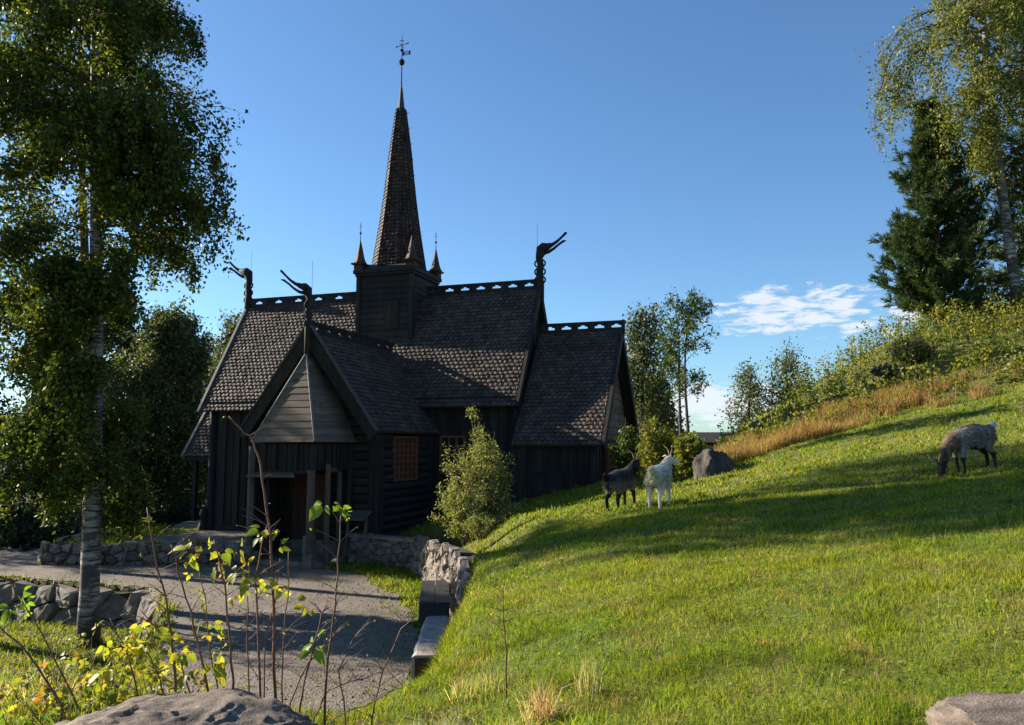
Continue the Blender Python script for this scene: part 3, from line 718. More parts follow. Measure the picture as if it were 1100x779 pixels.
for sx in (-1, 1):
    for sy in (-1, 1):
        u, y_ = TU + sx * (TS - .02), sy * (TS - .02)
        mb = MB(); z = zt2 + .18
        mb.box(u - .16, u + .16, y_ - .16, y_ + .16, z, z + .26); mb.box(u - .24, u + .24, y_ - .24, y_ + .24, z + .26, z + .31)
        mb.tube([(u, y_, z + .31), (u, y_, z + .38), (u, y_, z + .52), (u, y_, z + 1.18)], [.27, .22, .165, .02], 8)
        pin = part(mb, 'pinnacle', 'shingle_red')
        mb = MB(); mb.tube([(u, y_, z + 1.12), (u, y_, z + 1.85)], [.014, .008], 5); mb.tube([(u, y_, z + 1.40), (u, y_, z + 1.44), (u, y_, z + 1.48)], [.02, .05, .02], 8)
        mb.tube([(u - .07, y_, z + 1.64), (u + .08, y_, z + 1.68)], .008, 4); mb.tube([(u - .04, y_, z + 1.76), (u + .04, y_, z + 1.75)], .008, 4); part(mb, 'iron_finial', 'iron', pin)


# --- dragon heads
def dragon(bx_, z, dirx, diry, hgt_, name='dragon_head', base_down=.6, thick=.11, scale=1.0):
    """carved neck rising from a ridge end, jaws opening outwards along (dirx, diry)"""
    mb = MB(); X, Y = bx_
    def P(a, h): return (X + dirx * a * scale, Y + diry * a * scale, z + h)
    hs = hgt_
    mb.tube([P(0, -base_down), P(0, 0), P(-.02, hs * .3), P(.02, hs * .55), P(-.03, hs * .75), P(.02, hs * .9), P(.10, hs * 1.0)], [thick * 1.1, thick * 1.15, thick, thick * .9, thick * 1.0, thick * 1.35, thick * 1.0], 10)
    o = part(mb, name, 'tar', None, True)
    mb = MB(); mb.tube([P(-.06, hs * .82), P(.03, hs * .98), P(.16, hs * 1.07), P(.30, hs * 1.08), P(.42, hs * 1.12)], [thick * .6, thick * 1.5, thick * 1.35, thick * .9, thick * .62], 10)
    part(mb, 'skull', 'tar', o, True)
    mb = MB(); mb.tube([P(.28, hs * 1.07), P(.45, hs * 1.12), P(.62, hs * 1.2), P(.78, hs * 1.31), P(.93, hs * 1.42), P(.97, hs * 1.44)], [thick * .6, thick * .55, thick * .42, thick * .35, thick * .42, thick * .15], 8); part(mb, 'upper_jaw', 'tar', o, True)
    mb = MB(); mb.tube([P(.12, hs * .9), P(.32, hs * .92), P(.50, hs * 1.0), P(.68, hs * 1.11), P(.84, hs * 1.19), P(.94, hs * 1.20)], [thick * .7, thick * .5, thick * .4, thick * .34, thick * .38, thick * .15], 8); part(mb, 'lower_jaw', 'tar', o, True)
    mb = MB()   # scroll-work loops along the neck
    for side in (-1, 1):
        for k in range(3):
            h0 = hs * (.02 + .24 * k); mb.tube([P(side * thick * .9, h0), P(side * thick * 1.45, h0 + hs * .06), P(side * thick * 1.5, h0 + hs * .13), P(side * thick * .9, h0 + hs * .2)], thick * .25, 6)
    part(mb, 'neck_scroll', 'tar', o, True)
    mb = MB(); mb.tube([P(-.10, hs * .9), P(-.10, hs * 1.75)], .006, 4); part(mb, 'lightning_rod', 'iron', o)
    return o


dragon((.05, 0), NR + .15, 1, 0, 1.22, thick=.125)
dragon((-NL - .03, 0), NR + .15, -1, 0, 1.22, thick=.125)
o = dragon((UT, -TV - .10), TR + .1, -.72, -.69, 1.12, base_down=1.2, thick=.085, scale=.85)

# --- entrance porch
PVF, PVB, PHF, PHB, PZ = 7.75, 5.98, .99, 1.24, .13
PA = Vector((UT, -6.72, 2.62))      # apex, leaning on the transept gable
c0 = Vector((UT - PHF, -PVF, PZ)); c1 = Vector((UT + PHF, -PVF, PZ)); c2 = Vector((UT + PHB, -PVB + .0, PZ)); c3 = Vector((UT - PHB, -PVB, PZ))
PT = Vector((UT, -6.62, 2.5))


def board_face(mb, A0, A1, T, n, seed, bl=.016, T2=None):
    """lapped horizontal boards on a triangle/trapezium A0-A1 rising to T (T2)"""
    r = random.Random(seed); T2 = T if T2 is None else T2; nn = (A1 - A0).cross(T - A0).normalized()
    if nn.z < 0: nn = -nn
    for k in range(n):
        f0, f1 = k / n, min(1, (k + 1.04) / n); sx = r.uniform(-.01, .01)
        a, b = A0.lerp(T, f0), A1.lerp(T2, f0); c, d = A1.lerp(T2, f1), A0.lerp(T, f1)
        h = bl + r.uniform(0, .008); mb.add([a + nn * h, b + nn * h, c + nn * .008, d + nn * .008, a, b], [(0, 1, 2, 3), (4, 5, 1, 0)])


mb = MB(); board_face(mb, c0, c1, PA, 13, 1); board_face(mb, c1, c2, PA, 13, 2, T2=Vector((UT + .06, -PVB, 2.66))); board_face(mb, c3, c0, Vector((UT - .06, -PVB, 2.66)), 11, 3, T2=PA)
mb.add([c0 - Vector((0, 0, .04)), c1 - Vector((0, 0, .04)), c2 - Vector((0, 0, .04)), c3 - Vector((0, 0, .04))], [(0, 1, 2, 3)])
proof = part(mb, 'porch_roof', 'greywood')
mb = MB()
for a, b in ((c1, PA), (c0, PA)): mb = MB(); mb.beam(a + Vector((0, 0, .03)), b + Vector((0, 0, .05)), .05, .04); part(mb, 'hip_board', 'edge', proof)
mb = MB()
i0, i1, i2, i3 = (UT - PHF + .08, -PVF + .10), (UT + PHF - .08, -PVF + .10), (UT + PHB - .10, -PVB), (UT - PHB + .10, -PVB)
planks_v(mb, i0, i1, lambda f: -.62, lambda f: PZ - .03, (0, -1), w=.16, seed=21)
planks_v(mb, i1, i2, lambda f: -.62, lambda f: PZ - .03, (.98, -.15), w=.16, seed=22)
planks_v(mb, i3, i0, lambda f: -2.9, lambda f: PZ - .03, (-.98, -.15), w=.2, seed=23)
pw = part(mb, 'porch_wall', 'tar')
PB = H(*cw(UT, PVF)[:2]) - .05
for (x_, y_, wd_, nm) in ((i0[0] - .06, i0[1] - .07, .17, 'darkgrey'), (i1[0] - .04, i1[1] - .02, .20, 'brownpost'), (i2[0], i2[1] - .15, .15, 'tar'), (i0[0] + .35, i0[1] + .1, .10, 'tar')):
    mb = MB(); mb.tube([(x_, y_, -2.80), (x_, y_, -2.6), (x_, y_, -2.4), (x_, y_, .02 if x_ < UT - .7 and y_ < -7.6 else -.6)], [wd_ * .80, wd_ * .72, wd_ * .55, wd_ * .55], 8)
    pp = part(mb, 'porch_post', nm, pw, False)
mb = MB()
for (x_, y_) in (i0, (i1[0] - .04, i1[1])): mb = MB(); mb.box(x_ - .13, x_ + .13, y_ - .13, y_ + .13, PB - .2, -2.78); part(mb, 'post_stone', 'stone', pw)
mb = MB(); mb.prism([(i0[0] - .1, i0[1] - .04, -.72), (i0[0] + 1.25, i0[1] - .04, -.72), (i0[0] + 1.42, i0[1] - .26, -.80), (i0[0] - .1, i0[1] - .26, -.80)], (0, 0, .05)); part(mb, 'door_hood', 'darkgrey', pw)
mb = MB(); mb.box(i0[0] + .05, i1[0], i0[1] - .03, i0[1] + .06, -.70, -.60); part(mb, 'lintel', 'tar', pw)
mb = MB(); mb.box(UT - 1.2, UT + 1.15, -PVF + .05, -PVB, PB - .2, -3.0); part(mb, 'threshold', 'stone', pw)
mb = MB(); mb.box(UT + .52, i1[0] - .12, -7.45, -7.3, -3.1, -2.35); part(mb, 'stone_footing', 'stone_pale', pw)
mb = MB()
for k in range(5): mb.box(UT - .72 + k * .22, UT - .72 + k * .22 + .21, -TVW - .22, -TVW - .14, -2.95, -.75)
dr = part(mb, 'entrance_door', 'door')
mb = MB(); mb.box(UT - .82, UT - .72, -TVW - .28, -TVW - .1, -2.65, -.68); mb.box(UT + .38, UT + .48, -TVW - .28, -TVW - .1, -2.65, -.68); mb.box(UT - .82, UT + .48, -TVW - .279, -TVW - .1, -.68, -.58); part(mb, 'frame', 'tar', dr)
mb = MB(); mb.tube([(UT + .28, -TVW - .24, -1.75), (UT + .28, -TVW - .30, -1.72), (UT + .28, -TVW - .30, -1.58), (UT + .28, -TVW - .24, -1.55)], .014, 6); part(mb, 'handle', 'iron', dr)


# timber gate frame standing beside the porch, and the little sloped board behind it
gx0, gy0 = -4.92, 21.7
g = root('timber_frame', (gx0, gy0, H(gx0, gy0)), 'bare grey post with crossbar standing at the right side of the church porch', 'post frame')
zg = H(gx0, gy0)
mb = MB(); mb.tube([(0, 0, -.2), (0, 0, 1.2), (.01, 0, 2.68)], [.085, .08, .075], 8); mb.build('post', M['brownpost'], g)
q_ = Vector(cw(-3.98, 6.25)) - Vector((gx0, gy0, 0))
mb = MB(); mb.beam((.05, .05, 2.52), (q_.x, q_.y, 2.52), .09, .12); mb.build('crossbar', M['darkgrey'], g)
mb = MB(); mb.tube([(q_.x, q_.y, -.1), (q_.x, q_.y, 2.6)], .07, 8); mb.build('post', M['darkgrey'], g)
px_, py_, _ = cw(-3.35, 6.35)
zg = -2.62
g = root('reading_desk', (px_, py_, zg), 'small sloped wooden board on legs between the porch and the log wall', 'stand', rz=-YAW)
mb = MB(); mb.prism([(-.35, -.22, .62), (.35, -.22, .62), (.35, .22, .82), (-.35, .22, .82)], (0, 0, .05)); mb.build('top', M['darkgrey'], g)
for sx in (-1, 1):
    mb = MB(); mb.beam((sx * .28, -.1, -.3), (sx * .28, .05, .70), .07, .07, up=(1, 0, 0)); mb.build('leg', M['darkgrey'], g)


# ------------------------------------------------------------------ dry stone walls
def clip(poly, px, py, nx_, ny_):
    out = []; n = len(poly)
    for i in range(n):
        a, b = poly[i], poly[(i + 1) % n]; da = (a[0] - px) * nx_ + (a[1] - py) * ny_; db = (b[0] - px) * nx_ + (b[1] - py) * ny_
        if da <= 0: out.append(a)
        if (da < 0) != (db < 0) and da != db:
            t = da / (da - db); out.append((a[0] + (b[0] - a[0]) * t, a[1] + (b[1] - a[1]) * t))
    return out


def stone_wall(name, pts, zb, zt, label, cell=(.36, .26), thick=.45, mat='stone', seed=0, bulge=.09, batter=.08, cap=0.0, side=1, ragged=.05):
    """pts: plan polyline (viewer side is to the right of travel when side=1); zb/zt height functions of (x,y)"""
    r = random.Random(seed); P = [Vector((*p, 0)) for p in pts]; segs = []; tot = 0
    for a, b in zip(P, P[1:]): segs.append((tot, a, b, (b - a).length)); tot += (b - a).length
    def at(s):
        s = min(max(s, 0), tot)
        for s0, a, b, L in segs:
            if s <= s0 + L + 1e-6:
                d = (b - a).normalized(); nn = Vector((d.y, -d.x, 0)) * side; return a + d * (s - s0), nn
    cx, cy = cell; hmax = max(zt(p.x, p.y) - zb(p.x, p.y) for p in P); rows = max(1, round(hmax / cy)); sites = []
    for j in range(rows):
        n = max(2, round(tot / (cx * r.uniform(.9, 1.1))))
        for i in range(n): sites.append(((i + .5 + r.uniform(-.38, .38) + (.5 if j % 2 else 0) * .9) * tot / n, (j + .5 + r.uniform(-.3, .3)) / rows))
    rt = root(name, (P[0].x, P[0].y, zb(P[0].x, P[0].y)), label, 'stone wall'); o0 = Vector(rt.location)
    mb = MB()
    asp = cx / cy; 
    for k, (sx, sy) in enumerate(sites):
        hh = hmax; poly = [(max(0, sx - 2 * cx), 0), (min(tot, sx + 2 * cx), 0), (min(tot, sx + 2 * cx), 1), (max(0, sx - 2 * cx), 1)]
        for q, (tx, ty) in enumerate(sites):
            if q == k or abs(tx - sx) > 2.2 * cx or abs(ty - sy) * hh > 2.6 * cy: continue
            dx_, dy_ = (tx - sx), (ty - sy) * hh * asp
            poly = clip(poly, (sx + tx) / 2, (sy + ty) / 2, dx_, dy_ * hh * asp)
            if len(poly) < 3: break
        if len(poly) < 3: continue
        def W3(s, t, d):
            p, nn = at(s); a, b = zb(p.x, p.y), zt(p.x, p.y) + ragged * math.sin(s * 5.1 + seed) * t
            return p + nn * (d + batter * (1 - t)) + Vector((0, 0, a + (b - a) * t)) - o0
        c = (sum(p[0] for p in poly) / len(poly), sum(p[1] for p in poly) / len(poly))
        # soften corners
        n = len(poly); pp = []
        for i in range(n):
            a, b = poly[i], poly[(i + 1) % n]; pp += [(a[0] * .91 + b[0] * .09, a[1] * .91 + b[1] * .09), (a[0] * .5 + b[0] * .5, a[1] * .5 + b[1] * .5), (a[0] * .09 + b[0] * .91, a[1] * .09 + b[1] * .91)]
        bl = r.uniform(.3, 1.0) * bulge; tilt = (r.uniform(-.38, .38), r.uniform(-.38, .38)); n = len(pp); vs = []
        for f, d in ((.96, -.10), (.95, 0.0), (.88, .70), (.52, .95)):
            for (a, b) in pp:
                x_, y_ = c[0] + (a - c[0]) * f, c[1] + (b - c[1]) * f
                dd = -.10 if d < 0 else d * bl + ((x_ - c[0]) * tilt[0] + (y_ - c[1]) * hh * tilt[1]) * (d > 0) + (r.uniform(-.02, .02) * bulge / .09 if d > 0 else 0)
                vs.append(W3(x_, y_, dd))
        vs.append(W3(c[0], c[1], bl + r.uniform(-.01, .02)))
        fs = [(q * n + i, q * n + (i + 1) % n, (q + 1) * n + (i + 1) % n, (q + 1) * n + i) for q in range(3) for i in range(n)] + [(3 * n + i, 3 * n + (i + 1) % n, 4 * n) for i in range(n)]
        if side < 0: fs = [f[::-1] for f in fs]
        mb.add(vs, fs)
    mb.build('stones', M[mat], rt)
    mb = MB(); m_ = max(2, int(tot / .5)); b0 = 0
    vs = []
    for i in range(m_ + 1):
        p, nn = at(tot * i / m_); a, b = zb(p.x, p.y) - .25, zt(p.x, p.y) - .05
        vs += [p + nn * (batter * .5 - .03) + Vector((0, 0, a)) - o0, p + nn * -.03 + Vector((0, 0, b)) - o0, p - nn * thick + Vector((0, 0, b)) - o0, p - nn * thick + Vector((0, 0, a)) - o0]
    fs = [(i * 4 + q, i * 4 + (q + 1) % 4, i * 4 + 4 + (q + 1) % 4, i * 4 + 4 + q) for i in range(m_) for q in range(4)] + [(0, 1, 2, 3), (m_ * 4 + 3, m_ * 4 + 2, m_ * 4 + 1, m_ * 4)]
    mb.add(vs, fs); mb.build('core', M['mortar'], rt)
    if cap:
        mb = MB(); s = 0
        while s < tot - .1:
            L = min(r.uniform(.45, .95), tot - s); a, nn = at(s + .01); b, _n = at(s + L - .02); zc = zt(a.x, a.y) - .02 + r.uniform(-.02, .03); th_ = cap * r.uniform(.7, 1.1); ov = r.uniform(.0, .08)
            q4 = [a + nn * (.05 + ov), b + nn * (.03 + ov * r.uniform(.4, 1)), b - nn * .4, a - nn * .4]
            mb.prism([v_ + Vector((0, 0, zc + r.uniform(-.01, .01))) - o0 for v_ in q4][::-1], (0, 0, th_)); s += L
        mb.build('capstones', M[mat], rt)
    return rt


stone_wall('stone_wall', [(-13.0, 25.5), (-12.62, 22.0), (-6.95, 22.0)], lambda x, y: -3.36, lambda x, y: -2.56 - .01 * (y - 22), 'dry stone terrace wall of rounded boulders left of the church porch', cell=(.34, .24), seed=3, side=1, bulge=.12)
stone_wall('stone_wall', [(-13.6, 20.1), (-12.3, 19.95), (-10.4, 19.25), (-8.2, 18.55), (-6.7, 16.4)], lambda x, y: -4.25, lambda x, y: -3.20 - .016 * (22 - y), 'rough boulder wall behind the foot of the big birch', cell=(.62, .48), seed=5, bulge=.16, batter=.25, side=1)
stone_wall('stone_wall', [(-2.48, 21.45), (-1.98, 19.6), (-1.45, 17.8), (-1.08, 16.2), (-.84, 14.9), (-.66, 13.9)], lambda x, y: -3.32, lambda x, y: float(np.interp(y, [13.9, 14.9, 17, 21.4], [-2.35, -2.16, -2.12, -2.36])), 'rough stone wall of upright slabs holding up the meadow behind the bench', cell=(.27, .30), seed=8, mat='stone_pale', bulge=.08, side=1, batter=.16, ragged=.10)
stone_wall('stone_wall', [(-4.5, 22.72), (-2.5, 21.35)], lambda x, y: -3.2, lambda x, y: -2.45, 'low flat-topped stone wall at the foot of the log transept', cell=(.34, .20), seed=11, bulge=.08, cap=.10, side=1)

# bench and log edging
zb_ = H(-1.75, 15.9)
b = root('bench', (-1.37, 14.6, -3.25), 'heavy black timber bench standing against the pale slab wall', 'bench', rz=R(5.0))
mb = MB()
for k in range(2): mb.prism([(-.27 + k * .275, 0, .44), (-.27 + k * .275 + .265, 0, .44), (-.27 + k * .275 + .265, 2.2, .47), (-.27 + k * .275, 2.2, .47)], (0, 0, .08))
mb.build('seat', M['bench'], b)
for y_ in (.08, 1.9):
    mb = MB(); mb.box(-.24, .24, y_, y_ + .22, -.1, .44); mb.build('leg', M['bench'], b)
mb = MB(); mb.box(-.27, .265, -.03, .02, .16, .46); mb.build('front_panel', M['bench'], b)
b = root('edging_log', (-1.22, 11.9, -3.13), 'silvered squared log lying along the path in front of the bench', 'log', rz=R(2.0))
mb = MB(); r_ = random.Random(3)
ys = np.linspace(0, 2.75, 12)
vs = []
for y_ in ys:
    w0, w1, h = -.2 + r_.uniform(-.015, .015), .2 + r_.uniform(-.015, .015), .17 + r_.uniform(-.01, .012)
    vs += [(w0, y_, -.3), (w0 - .01, y_, h - .03), (w0 + .04, y_, h), (w1 - .04, y_, h), (w1, y_, h - .03), (w1, y_, -.3)]
fs = [(i * 6 + q, i * 6 + (q + 1) % 6, i * 6 + 6 + (q + 1) % 6, i * 6 + 6 + q) for i in range(11) for q in range(6)] + [(0, 1, 2, 3, 4, 5)[::-1], tuple(range(66, 72))]
mb.add([(x_, y_, z_) for x_, y_, z_ in vs], fs); mb.build('log', M['oldlog'], b)
mb = MB(); mb.box(-.17, .17, -.012, .004, -.25, .13); mb.build('cut_end', M['door'], b)


# ------------------------------------------------------------------ rocks
def rock(name, loc, size, label, mat, seed=0, sub=5, strat=.0, rough=.22, rz=0, e=2.8, cut=0.0):
    import bmesh
    bm = bmesh.new(); bmesh.ops.create_icosphere(bm, subdivisions=sub, radius=1)
    for v in bm.verts:
        p = v.co.copy(); n = p.normalized()
        # blocky: push towards a superellipsoid
        k = (abs(n.x) ** e + abs(n.y) ** e + abs(n.z) ** e) ** (-1 / e); p = n * k
        o_ = Vector((seed * 3.1, seed * 1.7, seed * 5.3))
        d = mnoise.fractal(n * 1.3 + o_, 1.0, 2.0, 4) * rough + mnoise.fractal(n * 4.5 + o_, .8, 2.1, 5) * rough * .16
        t_ = (n.x * .30 + n.y * .45 + n.z * .85) * (5.0 + seed * .2) + mnoise.fractal(n * 2.2 + o_, .9, 2.0, 3) * 1.1; sw = t_ - math.floor(t_)
        d += strat * (.042 * (sw ** 3) + .018 * mnoise.noise(Vector((t_ * 5, n.x * 2.0, n.y * 2.0))) + .012 * mnoise.fractal(n * 14 + o_, .8, 2.0, 3))
        p = p * (1 + d)
        if cut: p.z = min(p.z, .78 + .1 * mnoise.noise(Vector((p.x * 2, p.y * 2, seed))) + cut * p.x)
        v.co = Vector((p.x * size[0], p.y * size[1], p.z * size[2]))
    me = bpy.data.meshes.new(name); bm.to_mesh(me); bm.free()
    o = link(name, me, M[mat], smooth=True); o.location = loc; o.rotation_euler = (0, 0, rz)
    return tag(o, label, 'rock')


rock('boulder', (4.86, 19.7, -.66), (.40, .42, .56), 'dark rounded boulder with pale top at the foot of the bushes beside the goats', 'rock_dark', seed=2, rough=.26, rz=.4, strat=1.0)
rock('rock', (-1.64, 3.62, -1.50), (.70, .85, .33), 'broad layered rock slab across the bottom left of the foreground', 'rock', seed=4, sub=7, strat=.8, rough=.13, rz=-.2, e=2.3)
rock('rock', (2.22, 3.30, -1.20), (.46, .36, .20), 'flat-topped grey rock at the bottom right corner of the meadow', 'rock', seed=6, sub=6, strat=1.1, rough=.16, cut=.05)
rock('rock', (.62, 3.95, -1.53), (.24, .16, .07), 'small dark stone almost buried in grass at the bottom edge', 'rock_dark', seed=9, sub=4, rough=.15)
rock('rock', (11.1, 23.7, H(11.1, 23.7) + .22), (.42, .3, .17), 'dark rock outcrop on the crest of the bushy bank', 'rock_dark', seed=12, sub=4)


# ------------------------------------------------------------------ foliage
def quads(P, Nrm, Up, ln, wd, fold=0.0):
    """rhombic leaves centred at P; Up = leaf axis; arrays (n,3)"""
    S = np.cross(Nrm, Up); S /= np.linalg.norm(S, axis=1, keepdims=True) + 1e-9
    ln = np.asarray(ln).reshape(-1, 1); wd = np.asarray(wd).reshape(-1, 1)
    a = P - Up * ln * .5; b = P + S * wd * .5 + Up * ln * -.05; c = P + Up * ln * .5; d = P - S * wd * .5 + Up * ln * -.05
    V = np.stack([a, b, c, d], 1).reshape(-1, 3); n = len(P); F = np.arange(4 * n).reshape(n, 4); return V, F


def rand_dirs(r, n):
    v = r.normal(size=(n, 3)); return v / np.linalg.norm(v, axis=1, keepdims=True)


def leaves_mesh(name, P, mat, parent, r, size=.07, hang=.6, wid=.62, var=.35, spread=0):
    n = len(P); up = rand_dirs(r, n); up[:, 2] -= hang; up /= np.linalg.norm(up, axis=1, keepdims=True)
    nm = rand_dirs(r, n); ln = size * (1 + var * 1.5 * r.uniform(-1, 1, n))
    V, F = quads(P, nm, up, ln, ln * wid); return link(name, np_mesh(name, V, F), M[mat], parent)


def _dummy(): pass


def tree(name, base, height, label, group=None, seed=0, r0=.2, lean=(0, 0), crown=(.2, 1.0), nb=60, blen=lambda f, a: 3, rise=.5, droop=.6, sub=7, sublen=.34, strand=(.3, .9), per=14, leaf=.07, lmat='leaf_birch', bark='birchbark', spread=.10, hang=.6, wid=.62, trunks=1, wob=.15, minz=None, leafless=0.15, extra=()):
    r = np.random.RandomState(seed); base = np.array(base, float)
    rt = root(name, tuple(base), label, 'tree', group)
    tb = MB(); bb = MB(); L = []
    for ti in range(trunks):
        tz = np.linspace(-.3, height, 14); ph = r.uniform(0, 6.28, 2); off = (np.array([r.uniform(-.3, .3), r.uniform(-.3, .3)]) * (ti > 0))
        lx = lean[0] + (r.uniform(-.05, .05) * (trunks > 1)); ly = lean[1]
        fz = np.clip(tz / height, 0, 1)
        TX = off[0] + lx * tz + wob * np.sin(fz * 5 + ph[0]) * fz; TY = off[1] + ly * tz + wob * np.sin(fz * 4 + ph[1]) * fz
        rad = [max(.012, r0 * (1.28 if z < 0 else (1.12 if z < .5 else 1)) * (1 - .93 * max(0, f)) ** .8) for z, f in zip(tz, fz)]
        tb.tube(list(zip(TX, TY, tz)), rad, 12)
        for k in range(nb // trunks + sum(e[4] for e in extra)):
            f = crown[0] + (crown[1] - crown[0]) * ((k + r.uniform(0, 1)) / (nb // trunks)); z = f * height
            p = np.array([np.interp(z, tz, TX), np.interp(z, tz, TY), z]); az = r.uniform(0, 2 * math.pi) if k % 3 else k * 2.4; f = min(f, 1.0); z = min(z, height); p[2] = z
            bl = blen(f, az) * r.uniform(.7, 1.1)
            if k >= nb // trunks:
                kk = k - nb // trunks; ei = 0
                while kk >= extra[ei][4]: kk -= extra[ei][4]; ei += 1
                f = r.uniform(extra[ei][0], extra[ei][1]); az = r.uniform(extra[ei][2], extra[ei][3]); z = f * height; p = np.array([np.interp(z, tz, TX), np.interp(z, tz, TY), z]); bl = extra[ei][5] * r.uniform(.6, 1.08)
            if bl < .15: continue
            el = rise * (.6 + .8 * f) + r.uniform(-.2, .2); m_ = 9; pts = [p]; d = np.array([math.cos(az) * math.cos(el), math.sin(az) * math.cos(el), math.sin(el)])
            for i in range(m_):
                d = d + np.array([r.uniform(-.12, .12), r.uniform(-.12, .12), -droop * .14 * (1 + i * .25) * (bl / 3) ** .5]); d /= np.linalg.norm(d); p = p + d * bl / m_; pts.append(p)
            pts = np.array(pts); br = max(.008, min(r0 * .34, .018 * bl)) * (1 - f * .35)
            bb.tube(pts, np.linspace(br, .004, len(pts)), 5, cap=False)
            for s in range(sub + int(bl * 1.2)):
                t_ = r.uniform(.18, 1.0) ** .8; i = min(m_ - 1, int(t_ * m_)); q = pts[i] + (pts[i + 1] - pts[i]) * (t_ * m_ - i); bd = pts[i + 1] - pts[i]; bd /= np.linalg.norm(bd)
                sd_ = bd * r.uniform(.4, 1.1) + rand_dirs(r, 1)[0] * .8; sd_ /= np.linalg.norm(sd_); sl_ = bl * sublen * r.uniform(.4, 1.1) * (1.15 - .6 * t_) + .12
                sp = [q]; dd = sd_.copy()
                for i2 in range(5):
                    dd = dd + np.array([0, 0, -droop * .22]); dd /= np.linalg.norm(dd); sp.append(sp[-1] + dd * sl_ / 5)
                sp = np.array(sp); bb.tube(sp, np.linspace(max(.004, br * .3), .002, 6), 3, cap=False)
                for h in range(3):
                    a = sp[2 + h + (h > 1)] if 2 + h + (h > 1) < 6 else sp[5]; ln = r.uniform(*strand); mm = per
                    if r.uniform() < leafless: continue
                    tt = r.uniform(0, 1, mm)[:, None]; sw = rand_dirs(r, 1)[0] * .25; drop = np.array([sw[0], sw[1], -1]) * ln
                    L.append(a + drop * tt + r.normal(size=(mm, 3)) * spread * (1 - .3 * tt))
                mm = per // 2; tt = r.uniform(0, 1, mm); idx = np.clip((tt * 5).astype(int), 0, 4); L.append(sp[idx] + (sp[idx + 1] - sp[idx]) * (tt * 5 - idx)[:, None] + r.normal(size=(mm, 3)) * spread)
    tb.build('trunk', M[bark], rt, True); bb.build('branches', M['twig'] if bark != 'pinebark' else M['pinebark'], rt)
    L = np.concatenate(L)
    if minz is not None: L = L[L[:, 2] + base[2] > minz]
    leaves_mesh('crown', L, lmat, rt, r, leaf, hang, wid)
    return rt


def lobes(*spec, base=1.0):
    """branch length by height fraction f and azimuth: base profile plus lobes (f, az, width_f, extra)"""
    def fn(f, az):
        v = base if not callable(base) else base(f)
        for (lf, la, wf, ex) in spec:
            c = math.cos(az - la); v += ex * max(0, c) ** 2 * math.exp(-((f - lf) / wf) ** 2)
        return v
    return fn


# big birches on the left
zt_ = H(-8.68, 17.0)
tree('birch_tree', (-8.68, 17.0, zt_), 17.5, 'big white-trunked birch in front of the boulder wall, its crown reaching towards the church', seed=11, r0=.20, lean=(-.035, 0), crown=(.15, 1.0), nb=56, extra=((.55, .68, -.8, .3, 14, 3.15), (.68, .88, -.8, .8, 7, 2.2), (.30, 1.0, -2.7, -.5, 16, 1.7), (.20, .5, 2.2, 4.0, 12, 2.5), (.18, .46, -2.7, -.5, 14, 1.35)),
     blen=lobes(base=lambda f: 1.15 if f < .42 else 2.0 + .5 * math.sin(math.pi * f)), rise=.36, droop=.60, per=19, leaf=.092, spread=.10, strand=(.15, .5), sub=15, sublen=.40, minz=-2.0, leafless=.12)
tree('birch_tree', (-10.72, 21.0, -4.0), 18, 'dark birch trunk just behind and left of the big birch', seed=12, r0=.18, lean=(-.07, 0), crown=(.66, 1.0), nb=62, minz=7.2, bark='bark',
     blen=lobes(base=lambda f: 2.6 + .9 * math.sin(math.pi * f)), rise=.4, droop=.55, per=18, leaf=.10, spread=.16, sub=8, leafless=.2)
tree('birch_tree', (-12.4, 17.6, -4.0), 16, 'leafy birch cropped by the left edge of the photo', seed=13, r0=.2, lean=(.0, 0), crown=(.40, 1.0), nb=70,
     blen=lobes(base=lambda f: 2.3 + .8 * math.sin(math.pi * f)), rise=.4, droop=.6, per=18, leaf=.09, spread=.15, sub=8, leafless=.25)
